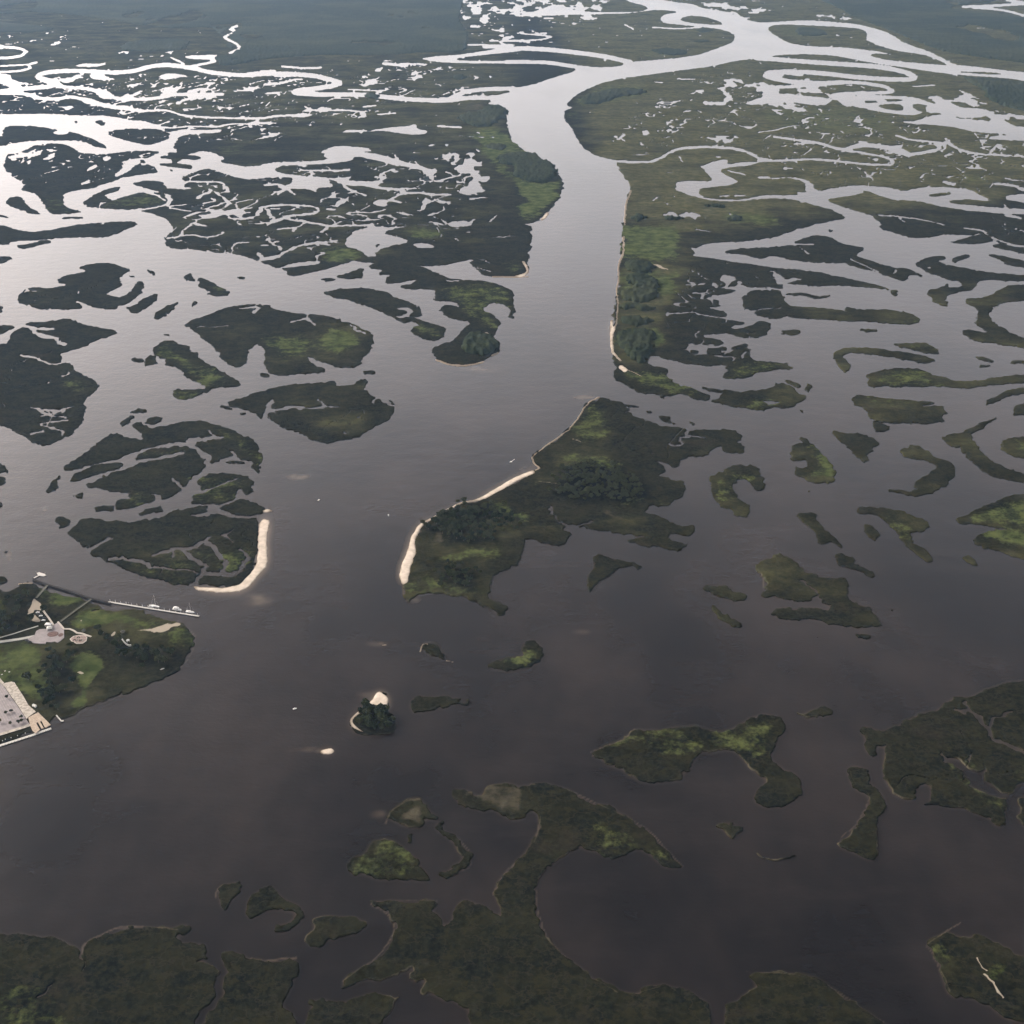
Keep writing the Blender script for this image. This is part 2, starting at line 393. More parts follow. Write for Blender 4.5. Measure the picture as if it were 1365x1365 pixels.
L C1 790,330 880,283 970,320 985,350 1035,350 1035,370 1080,410 1170,460 1260,510 1240,520 1130,530 1060,560 1000,590 920,592 890,575 905,540 960,545 1060,540 1075,525 1000,490 960,470 960,450 920,430 855,410 885,405 860,385 825,370 795,350
L C1 745,425 750,390 790,362 820,375 815,400 830,408 790,415
L C1 683,390 700,380 740,388 745,402 700,402
L C1 833,258 860,256 882,268 860,266
L C1 -50,100 0,105 15,140 -50,150
L C1 -400,310 0,310 45,300 60,240 100,225 130,215 130,195 250,190 360,170 430,205 530,225 620,240 560,265 480,300 430,325 370,340 310,358 320,385 300,410 340,408 385,420 380,440 450,470 510,515 490,560 455,575 440,640 410,740 370,790 D1 300,178 280,190 195,217 150,200 60,150 0,118 -400,60
W C1 -10,300 40,300 60,250 100,225 60,235
S 16 C1 110,212 190,225 275,230
S 19 C1 180,230 200,260 300,275 310,300 340,305
L C1 -100,215 75,210 60,225 0,255 -100,260
S 11 C1 115,365 175,375 230,400 270,415 330,405
S 11 C1 200,640 240,680 320,650
S 11 C1 165,640 220,655 320,650 335,660
S 11 C1 200,680 270,675 340,690
S 11 C1 330,780 320,750 250,740 200,725 240,710 340,703
S 11 C1 160,775 220,765
L C1 945,215 1060,160 1180,120 1260,100 1365,100 C2 80,275 100,285 170,300 290,310 400,325 480,350 540,370 600,400 605,420 615,490 600,510 540,560 520,590 440,590 390,570 310,540 270,530 300,570 380,605 300,618 100,628 50,605 60,560 40,500 20,465 C1 1365,310 1340,310 1290,330 1285,400 1230,435 1170,405 1130,330 1060,280 985,222 1010,215
S 11 C1 1250,122 1300,118 1365,112
S 16 C1 1320,145 1350,120
S 12 C2 190,347 270,330 300,360
S 11 C2 265,300 295,355
S 8 C2 0,265 90,270
W C2 485,350 520,372 575,405 575,418 530,400
L C2 0,256 80,262 80,270 0,264
L C2 20,615 60,618 70,632 25,632
L C2 550,605 620,600 628,620 555,618
L C2 335,198 420,180 510,170 600,178 680,190 730,225 760,230 830,255 870,290 880,320 740,325 770,355 700,310 580,265 450,225
W C2 728,280 760,268 800,270 818,290 800,315 850,320 750,324 720,318 790,302 790,285
L C2 745,325 800,318 880,345 960,365 1005,390 980,425 920,447 880,440 815,395 830,375 860,365 820,350 800,345 780,360
L C2 590,55 640,38 720,38 830,50 920,80 1000,120 1080,130 1200,135 1290,165 1340,190 1355,250 1345,325 1320,330 1325,280 1300,255 1230,245 1185,280 1230,310 1280,350 1260,390 1240,430 1280,470 1260,510 1180,555 1100,572 1020,570 950,545 895,485 980,460 1050,430 1080,400 1115,345 1060,340 980,310 960,270 1010,258 1070,270 1050,240 970,240 930,235 945,210 925,180 800,180 750,165 830,145 850,125 780,135 680,150 675,120 700,100 640,100 660,75 600,75
S 8 C2 990,135 1050,135
L C2 400,112 480,95 570,60 555,120 480,128 450,120
L C2 350,125 380,118 420,128 370,140
L C2 870,105 920,97 990,108 960,128 920,122
L P 296,537 330,527 365,517 405,512 450,509 450,515 470,514 475,508 492,507 485,515 505,525 520,532 531,545 520,558 495,570 480,582 455,587 430,590 410,582 385,572 360,562 345,555 325,545
S 15 D1 1240,15 1215,40 1210,90 1250,122
S 12 D1 1215,55 1270,60 1335,40 1365,50
L D1 1000,30 1040,35 1070,60 1010,45
L D1 1097,70 1130,72 1130,82 1100,80
# D1
L D1 275,330 350,280 430,225 490,165 540,158 565,185 660,190 640,165 600,140 605,118 640,118 680,140 760,130 850,108 930,110 1000,125 1070,155 1150,195 1188,240 1180,310 1165,350 1140,325 1150,290 1090,280 1060,240 980,215 960,195 850,200 760,205 650,230 580,260 500,290 430,300 340,330
S 14 D1 850,200 950,185 1010,178
S 10 D1 950,155 975,175
L D1 548,130 560,100 600,80 605,95 570,130
L D1 590,70 620,50 670,60 660,72
L D1 655,100 700,85 752,90 700,125 660,120
L D1 215,435 225,400 255,360 270,350 255,390 272,400 240,430
L D1 330,450 365,430 395,455
L D1 248,555 290,542 320,550 310,575 280,597 252,580
L D1 320,380 325,350 400,330 430,305 500,305 555,300 550,320 450,350 360,375
L D1 600,290 640,255 720,228 830,222 900,235 925,270 930,320 890,350 850,400 820,405 815,430 760,460 720,470 740,440 700,440 560,435 450,415 370,405 450,370 560,325 660,300 720,280 820,260 855,240 780,250 680,275
S 12 D1 790,370 820,385 815,405
L D1 525,470 560,462 600,465 580,440 640,435 700,445 712,465 640,490 560,512 530,505
L D1 425,512 450,497 525,492 520,515 450,520
L D1 625,535 640,520 745,495 745,510 660,540
L D1 885,205 950,200 990,218 1060,250 1060,265 1000,285 945,305 960,275 930,240
L D1 1025,295 1060,287 1118,295 1080,305
L D1 905,385 930,350 990,340 1060,345 1140,370 1160,395 1130,455 1110,430 1090,420 1070,455 1000,490 920,490 860,478 900,440 950,425 920,415
S 10 D1 920,425 1000,400 1080,372
L D1 995,512 1060,475 1110,465 1160,480 1220,510 1190,525 1100,530
L D1 302,615 340,580 370,550 450,560 580,565 700,555 790,520 850,505 940,500 945,515 870,530 900,545 970,535 1080,545 1180,550 1180,620 1180,700 1150,790 1110,845 1060,862 1000,860 880,855 850,845 740,835 600,800 500,755 430,715 410,695 350,650
S 21 D1 410,695 440,665 500,645
S 14 D1 490,735 560,738 640,745 680,770
S 24 D1 640,750 670,765
S 14 D1 690,715 790,690 870,690 930,650 950,640
S 9 D1 780,685 780,735
S 18 D1 940,665 1000,700 1025,750 1010,800 960,808 930,790 940,760 850,720 830,700
S 20 D1 870,850 930,800 1000,808 1060,815 1140,730
S 12 D1 1140,730 1100,690
S 10 D1 680,777 820,780 900,800
L D1 890,835 930,818 955,850 900,858
L D1 -200,290 0,300 22,325 28,345 -200,350
L D1 -200,355 22,360 10,405 -200,400
L D1 -200,470 5,475 8,505 -200,510
L D1 25,700 45,700 40,712
# D4 mainland
L D4 -400,80 20,75 50,100 30,140 -400,150
L D4 -1500,200 0,180 80,165 140,125 200,130 250,160 300,175 420,210 500,240 560,250 620,270 650,300 800,290 950,325 1050,345 1090,360 1150,410 1185,440 1185,490 1140,590 1000,700 870,750 640,840 500,890 390,945 350,930 310,925 290,1000 220,1030 100,1060 0,1090 -1500,1500
S 10 D4 570,300 620,280
# D2 central
L D2 905,68 860,85 830,130 800,180 740,235 660,290 620,320 625,350 655,370 580,410 480,470 380,520 310,530 250,555 150,610 110,670 100,730 60,800 50,870 60,930 85,950 110,920 200,910 300,930 380,955 440,990 490,1015 515,985 480,955 430,945 440,870 460,830 540,800 570,720 575,685 640,680 700,710 745,710 785,665 750,640 780,625 860,630 1000,660 1110,670 1200,685 1280,720 1270,700 1200,675 1230,655 1300,665 1320,635 1300,618 1260,630 1180,590 1100,570 1110,535 1200,530 1250,500 1280,460 1280,430 1230,420 1165,410 1200,390 1180,365 1140,340 1200,350 1240,375 1275,320 1365,320 D3 280,150 320,140 330,165 400,165 395,140 370,130 400,110 350,85 200,85 190,105 D2 1275,200 1200,190 1130,175 1090,160 1040,130 1000,130 1050,120 1000,100 1100,110 1000,85 930,68
L D2 1030,680 1120,675 1200,685 1280,705 1275,722 1200,715 1140,720 1050,700
S 9 D2 700,535 690,570 750,620 800,628 880,600
S 9 D2 1275,195 1300,235 1240,240 1265,270 1210,270
S 7 D2 1280,225 1365,240
L D2 1150,140 1200,155 1255,178 1180,165
L D2 1110,118 1138,122 1120,130
L D2 1290,165 1315,180 1295,182
L D2 885,745 920,745 970,775 1060,780 1080,800 1000,795 900,860 845,915 850,830 880,800
L D2 760,866 775,870 765,876
# D3
L D3 275,250 300,235 380,210 425,205 445,225 470,270 470,300 430,300 420,260 370,260 360,280 370,320 420,350 400,385 370,385 330,355 300,335 290,300
L D3 580,112 605,112 620,135 680,175 712,215 705,275 660,270 580,245 570,215 600,225 620,210 605,190 560,195 555,165 575,140 600,128
L D3 705,85 740,95 800,100 870,130 830,165 820,200 800,190 760,145 720,120
L D3 925,155 990,140 1030,160 1060,180 1110,195 1130,220 1110,265 1050,305 1000,320 960,310 900,300 900,290 950,290 970,300 1000,290 980,275 1000,255 1050,235 1055,210 1020,190 960,180
L D3 1080,115 1120,100 1150,100 1180,75 1230,55 1280,42 1240,65 1190,90 1185,130 1240,180 1290,215 1365,240 1500,270 1500,295 1365,270 1260,245 1220,225 1210,205 1160,180 1150,150 1095,140
L D3 1280,130 1340,112 1600,110 1600,200 1365,185 1300,165
L D3 575,378 640,372 655,410 690,450 740,500 690,475 670,485 640,460 620,425
L D3 710,520 750,512 790,550 850,600 840,608 780,575 740,565
L D3 775,370 810,348 860,358 900,360 960,375 1020,400 1035,430 1000,440 965,440 975,465 1040,510 1052,540 1030,545 990,510 940,465 890,410 850,380 800,382
L D3 800,410 840,415 860,450 860,470 830,465 805,430
L D3 1135,395 1180,370 1230,350 1300,320 1365,312 1600,300 1600,435 1365,445 1300,430 1200,410 1140,410
L D3 1175,465 1250,435 1365,438 1600,430 1600,590 1365,540 1280,510 1210,490
L D3 1155,525 1180,528 1215,555 1200,562 1165,545
L D3 440,570 450,545 510,518 550,530 600,575 680,600 768,610 755,640 770,680 830,700 870,740 885,770 750,765 650,745 520,735 480,715 530,700 620,710 690,718 700,695 665,690 655,660 620,685 560,680 440,660 470,635 465,600
S 8 D3 590,615 640,635 660,665
L D3 240,640 300,625 330,620 345,640 380,645 402,665 370,678 320,660
L D3 280,700 300,695 340,730 385,760 370,768 310,740
L D3 775,800 810,792 840,800 810,812
L D3 625,800 655,805 650,809
L D3 0,545 35,560 25,570 0,558
L D3 618,297 632,298 625,304
L D3 890,705 912,708 900,713
# C4
L C4 300,370 360,350 500,350 700,380 800,400 880,425 840,440 740,430 600,400 510,390 400,378 350,390 345,415 395,450 370,500 330,465 305,430 292,400
L C4 605,328 700,328 820,322 860,345 890,362 905,392 820,385 700,355
L C4 475,555 500,530 490,510 540,490 600,470 700,462 800,475 860,505 960,530 1060,540 1200,520 1330,505 1600,505 1600,545 1365,548 1200,560 1060,580 950,570 800,565 700,567 630,580 600,565 520,572
L C4 1145,680 1160,645 1260,595 1365,575 1600,540 1600,590 1365,605 1260,630 1190,660
L C4 1085,400 1150,405 1230,440 1150,425
L C4 1100,445 1190,448 1120,460
L C4 1285,428 1365,422 1600,430 1600,445 1300,440
L C4 1300,725 1320,680 1365,660 1600,650 1600,745 1320,730
L C4 410,630 450,615 620,640 820,655 930,680 920,700 940,725 880,780 700,775 580,775 490,745 480,700 440,680 410,670
W C4 780,678 840,664 925,674 860,680
L C4 500,760 530,765 620,800 540,830 510,800
L C4 5,265 60,252 112,262 90,282 30,282
L C4 450,245 550,245 555,262 470,262
L C4 385,745 397,745 392,752
L C3 945,300 950,260 1000,225 1080,208 1190,218 1205,245 1195,268 1230,300 1300,318 C4 40,110 100,125 250,130 380,150 340,122 450,135 620,138 700,155 780,190 775,220 640,222 570,208 430,205 200,192 0,172 C3 1250,370 1150,390 1080,378 1020,360 1030,335 980,337
S 7 C3 1010,342 1080,325 1190,322
L C4 50,50 120,45 200,65 300,58 220,82 150,65
L C3 1220,235 1310,238 1310,246 1220,243
L B4 0,545 150,535 180,540 170,515 260,485 320,485 350,490 380,500 390,515 480,540 548,550 500,575 495,590 560,615 650,640 760,660 810,680 850,705 800,690 760,690 750,720 700,710 600,675 470,640 440,625 380,630 250,620 100,600 60,585 0,598 B3 1365,600 1280,600 1200,580 1105,572 1150,555 1365,545
S 9 B4 175,530 270,530
S 7 B4 190,545 240,580
S 8 B4 470,605 600,670
S 8 B4 700,660 690,680
L B4 975,520 1040,505 1110,480 1190,480 1195,515 1120,530 1040,525
L B4 1195,530 1250,528 1365,550 1600,570 1600,600 1365,580 1280,560 1210,545
L B4 1170,582 1220,585 1300,600 1365,620 1600,640 1600,660 1365,655 1300,640 1210,600
L B4 790,632 830,610 880,595 950,590 955,605 920,620 980,640 1100,660 1200,680 1365,690 1600,700 1600,725 1365,722 1250,715 1150,712 1120,720 1110,755 1060,775 C4 1036,30 970,45 930,60 920,85 945,120 900,115 850,80 815,50 840,25 890,15 920,0 B4 952,735 975,728 960,755 1045,750 1045,725 980,710 930,695 880,680
W B4 850,650 890,645 880,660
L B4 975,610 1060,580 1090,583 1060,610 1000,625
L B4 712,603 730,605 720,608
L B4 345,458 385,458 385,463 345,463
L C4 1030,85 1070,75 1190,60 1240,15 1290,0 1365,0 1600,-40 1600,60 1365,85 1290,90 1200,110 1170,150 1180,200 1250,240 1300,270 1365,300 1600,350 1600,400 1365,355 1200,325 1060,315 1020,250 1080,255 1160,275 1155,250 1085,215 1120,160 1080,120 1040,105
L C3 750,885 810,870 830,830 900,832 950,828 1050,825 1150,800 1155,775 1215,780 1270,815 1280,845 1335,850 1335,880 1265,920 1160,930 1060,942 960,935 850,905
W C3 945,830 1000,860 1030,888 1085,895 1100,915 1150,910 1180,890 1100,886 1040,885 1005,866 970,838
L C3 675,800 760,808 830,825 900,822 930,830 800,840
L C3 1205,758 1270,760 1305,805 1270,800
L C3 1325,770 1365,790 1375,840 1340,820
L C3 1190,462 1250,455 1305,462 1270,490 1210,488
L C3 1315,930 1320,955 1310,960
L C3 290,812 380,832 370,840 300,822
L C3 375,938 410,940 395,953
L C3 425,970 500,980 540,1000 440,985
# E
L E1 755,140 775,130 830,140 860,175 870,200 820,195 770,175
L E1 1040,225 1100,205 1220,180 1215,120 1260,105 1300,140 1315,170 1290,215 1190,258 1110,245
L E1 430,480 470,440 530,400 560,350 600,370 610,430 650,490 620,530 545,553 480,540 440,510
L E1 720,380 800,372 960,380 965,400 900,410 860,415 790,440 720,440
W E1 925,385 950,382 955,395 930,398
L E1 1095,-10 1145,-12 1140,4 1110,8
L E2 110,415 220,365 290,350 340,290 400,285 500,300 600,295 660,280 720,300 850,295 900,255 980,225 1060,215 1110,225 1140,250 1135,310 1090,350 1085,410 1070,450 1100,480 1180,520 1225,580 1235,640 1170,680 1110,715 1040,722 1000,700 985,655 1040,590 1035,550 980,490 920,440 880,408 740,405 660,430 640,520 590,515 585,575 480,570 370,555 290,510 210,465 130,440
L E3 80,285 150,290 240,262 260,260 305,310 290,325 220,312 130,310
L E2 780,790 830,780 900,820 940,815 880,850 870,875 830,860
T 9 E2 1010,960 1060,990 1110,990 1160,965 1190,970
L E3 430,400 450,385 550,390 640,385 700,340 800,310 900,275 930,240 1010,210 1080,205 1150,165 1280,120 1365,120 1700,110 1700,560 1365,690 1290,750 1260,790 1255,870 1245,940 1180,890 1100,850 1000,820 880,800 780,805 830,780 850,750 820,700 750,715 745,775 640,755 580,690 570,630 600,560 600,470 580,485 550,480 540,530 510,520 480,460
W E3 870,460 920,540 980,555 1030,600 1100,625 1160,610 1140,650 1200,690 1230,740 1290,750 1260,790 1150,750 1040,700 1060,680 1000,620 930,570 890,510
S 18 E3 970,285 1060,290 1150,350 1190,380 1190,430 1280,470 1340,510 1385,530
S 14 E3 1190,360 1210,320 1280,285
S 16 E3 1040,240 1050,285
L E3 1340,760 1700,740 1700,990 1365,950 1330,900
L E3 385,630 410,612 480,603 500,640 510,690 560,750 610,825 580,880 530,910 525,1000 550,1050 548,1110 500,1100 420,1060 300,1035 340,1010 420,960 440,890 490,830 500,745 430,710 395,670
L E4 -500,262 100,262 200,272 262,300 310,320 330,375 300,420 150,480 100,540 -500,560
L E4 330,340 325,310 350,280 420,250 490,225 600,220 690,232 740,220 750,240 700,270 730,300 820,295 830,330 800,355 760,370 860,380 870,420 840,500 780,560 770,750 -500,750 -500,500 130,510 250,440 330,395
L E4 880,330 920,320 980,345 1060,360 1170,345 1175,380 1160,460 1120,530 1165,590 1160,750 780,750 800,590 860,520 895,460 900,380
L E4 860,100 880,55 965,52 930,90 900,110 885,165 865,140
L E4 970,110 1000,80 1100,72 1140,120 1210,165 1215,185 1190,200 1150,235 1080,235 1110,215 1170,195 1180,165 1080,140 1010,185 975,185
L E4 1240,205 1300,190 1420,195 E5 154,540 200,565 150,600 60,615 E4 1290,300 1210,290 1220,270 1260,240
L E5 480,95 510,95 580,110 600,85 640,65 740,80 760,65 880,85 1000,140 1100,185 1180,240 1240,300 1285,360 1200,345 1130,295 1020,330 960,300 920,285 850,320 800,370 765,420 770,500 800,590 870,670 960,740 1100,800 1230,770 1300,800 E6 0,480 40,480 80,495 130,540 130,750 E5 560,1100 560,870 450,820 370,795 400,760 340,755 330,730 350,700 250,740 80,785 100,750 200,690 265,620 285,570 260,520 200,490 170,478 430,475 400,500 430,540 450,575 480,560 490,500 510,482 580,488 620,520 650,540 630,480 610,455 650,390 700,345 750,310 780,240 795,180 770,155 740,175 680,185 630,155 580,155 540,150 500,125
L E5 -20,830 30,805 60,830 120,835 200,805 290,800 280,850 230,900 200,1050 -60,1050
L E5 110,345 125,315 170,310 210,265 260,250 300,290 370,350 415,400 340,395 240,395 150,375 130,395
L E5 245,200 270,160 330,125 370,125 400,140 430,185 380,175 370,220 330,220 280,190
T 18 E5 440,200 440,240 500,250 510,290 545,310 520,350 480,375 450,383
T 12 E5 340,250 340,270
L E6 280,402 460,405 560,435 640,480 740,550 820,595 860,620 860,800 160,800 190,560 210,520 300,460 330,450 310,425
L E6 985,295 1050,250 1130,265 1200,258 1290,285 1365,340 1600,380 1600,600 1300,580 1200,510 1075,485 1060,430 1010,330
S 9 G1 885,328 862,345 855,385 900,402
S 6 G1 865,352 920,358 960,345 1000,352 1100,345
S 6 G1 1035,322 1048,345
W G1 1180,280 1225,300 1260,315 1270,335 1290,345 1270,350 1230,320 1190,300
S 4 G1 640,90 740,82
'''
SAND_TXT='''
L D1 880,858 900,862 1000,866 1090,855 1148,790 1172,740 1176,600 1190,550 1235,560 1215,620 1215,760 1180,810 1120,880 1000,887 890,878
L D1 1185,515 1220,505 1248,520 1200,526
L D2 42,830 50,880 78,872 88,800 113,740 108,680 133,630 218,572 300,532 310,524 400,512 480,468 560,422 632,393 620,378 560,400 450,462 370,508 300,518 220,562 120,618 85,680 75,730 52,790
S 6 D2 630,380 655,370 622,350 616,322 660,288 740,232 800,178 830,128 860,84 905,64
S 8 C2 940,545 1020,572 1100,576 1190,556
S 14 C2 1200,408 1240,438
S 8 C2 1230,522 1262,508
S 14 C3 160,400 163,480 160,560 175,600 215,640
S 9 C3 225,0 200,60 205,150 190,200 198,300 195,380 165,500
W C3 -10,0 0,0
S 26 C3 215,680 240,698
S 6 C3 240,690 300,715 345,738
S 8 B3 628,250 600,330 595,430
S 10 B3 590,490 590,570 575,610
S 11 B3 65,620 90,650 88,680 30,697
S 14 B3 168,398 195,368
S 7 B2 1235,697 1365,700 1420,697
L E1 425,480 470,436 530,392 560,346 610,370 605,428 580,440 550,405 510,415 490,440 460,460 438,485 460,515 500,540 440,520
L E1 295,630 310,612 350,605 368,620 340,635
S 5 E1 575,136 600,133
S 5 E1 750,165 765,130 790,132
S 4 E1 870,205 905,213
S 5 F3 70,268 140,290 240,295 280,330
S 8 D4 120,130 200,128
'''
MUD_TXT='''
S 5 D2 60,935 90,950 120,940
S 8 D2 60,870 58,920
S 8 E4 330,335 332,300 370,270 440,240 500,225 600,222 700,236
S 8 E4 990,350 1060,363 1172,345
S 7 E4 855,110 862,75 885,52
S 5 E2 110,410 130,440
S 7 E2 120,408 225,362 290,350 345,288
S 5 E5 100,755 200,688 262,615 280,565 250,515 170,478 430,475
S 5 E5 755,67 880,85 1000,140 1100,185 1180,240 1285,358
S 5 E5 770,420 775,500 800,590 870,670 960,740 1060,795
S 5 E5 1120,800 1230,770 1260,790
S 5 E5 645,455 620,455 655,385 700,345 750,310 780,240 792,180
S 6 E5 245,205 270,160 330,125 370,122
S 4 E5 445,382 540,365 550,310 500,255
S 5 E6 280,402 460,405 560,435 640,480 740,550 820,595
S 5 E6 980,295 1010,330 1060,430 1078,480
S 6 E6 985,290 1050,245 1110,205
S 6 E3 395,625 410,680 480,730 495,800 440,900 330,1010
S 6 D3 438,570 462,600 466,640
S 6 D4 1080,350 1130,400 1185,440 1190,490 1150,590 1000,702
S 6 D4 870,755 640,845 500,893
'''
SOIL_TXT='''
L F2 440,575 640,545 750,505 850,468 900,480 1000,465 1020,500 900,520 850,560 740,595 620,575
L F2 905,470 1000,460 1015,500 920,505
L F1 260,500 310,540 390,600 400,680 300,690 260,720 330,790 400,830 350,860 240,840 170,780 200,680 250,600
L F1 905,835 930,815 970,835 940,845
L D4 458,665 480,655 512,672 490,685
L F2 160,600 190,560 220,570 215,620 170,630
L C3 400,55 450,60 500,90 470,90
L B3 730,630 830,660 815,668
L E5 240,200 265,190 260,215
S 6 F6 180,880 210,900
S 5 F6 640,830 690,870
S 6 F6 660,935 675,945
S 5 F6 430,975 490,1000
S 4 D2 640,430 720,440
S 5 D2 790,245 830,258
S 4 F6 1180,590 1240,600
S 6 E6 1185,345 1200,372 1222,392
S 8 E6 1210,405 1232,428 1252,442
S 7 E6 1250,445 1272,485 1283,500
S 5 F6 760,795 790,785
S 5 F6 840,775 870,785
S 6 F6 585,1000 612,985
S 5 F6 420,985 440,995
S 4 F6 270,640 285,645
'''
FOREST_TXT='''
L A1 -500,-300 -500,60 0,75 200,60 400,80 620,110 850,150 1100,140 1140,170 1180,240 1200,280 1120,300 1150,345 1250,335 1365,308 A2 150,300 350,285 480,287 700,287 900,270 1040,275 1095,262 1110,170 1060,110 1070,40 1100,-60 1100,-300
L A1 -100,110 200,130 300,150 200,170 -100,170
L A1 620,240 700,210 900,200 1000,210 950,260 800,270 640,265
W A1 1250,180 1365,180 1365,200 1260,200
W A1 900,110 960,60 1040,55 1060,80 1000,110 920,130
S 30 A1 10,48 180,25
S 26 A1 1240,130 1150,195 1250,240 1190,275
L A4 280,-300 280,-10 400,40 480,90 560,120 700,170 850,235 960,275 1150,300 1365,330 1700,350 1700,-300
W A4 960,40 1050,25 1200,20 1280,-60 1500,-60 1500,110 1300,80 1120,60
L A4 1050,400 1200,412 1365,432 1600,440 1600,610 1365,578 1280,560 1180,520 1150,460 1080,430
L A4 165,158 200,143 260,142 320,158 345,178 280,190 200,185
L A3 355,525 400,495 500,470 600,460 700,470 720,485 640,498 560,505 520,525 450,545 380,540
L A3 720,260 820,250 930,265 920,285 800,290
L A3 950,158 1010,148 1065,160 1010,172
L A3 940,215 1000,206 1055,215 1000,224
L A2 1050,610 1100,590 1180,585 1190,560 1250,545 1300,565 1310,595 1240,650 1180,665 1110,650
L A2 1010,400 1060,388 1110,400 1060,418
L A2 560,495 600,488 650,500 640,515 580,512
L F8 300,495 400,468 520,480 590,510 550,535 420,525
L F8 450,610 560,580 720,560 870,580 960,640 1030,690 1080,740 1040,790 1010,860 900,865 780,850 620,790 660,710 560,680 470,650
L B3 615,395 665,372 715,395 665,420
L B3 1105,398 1165,382 1225,400 1165,418
L B3 1000,332 1065,320 1125,334 1065,345
L B3 780,395 850,385 900,400 830,408
L C3 215,60 300,35 400,50 430,80 400,110 330,110 240,90
L C3 240,150 330,115 430,150 450,190 400,290 300,290 210,270 205,230 300,210
L C3 205,310 300,300 400,310 420,340 300,335 210,330
L C3 200,395 300,385 430,395 420,425 300,430 200,415
L C3 180,490 260,455 380,465 420,500 420,570 350,650 290,650 240,590 190,560
L C2 1080,470 1110,420 1180,415 1240,440 1260,480 1210,520 1130,530
L P 843,480 858,478 862,484 850,488
'''
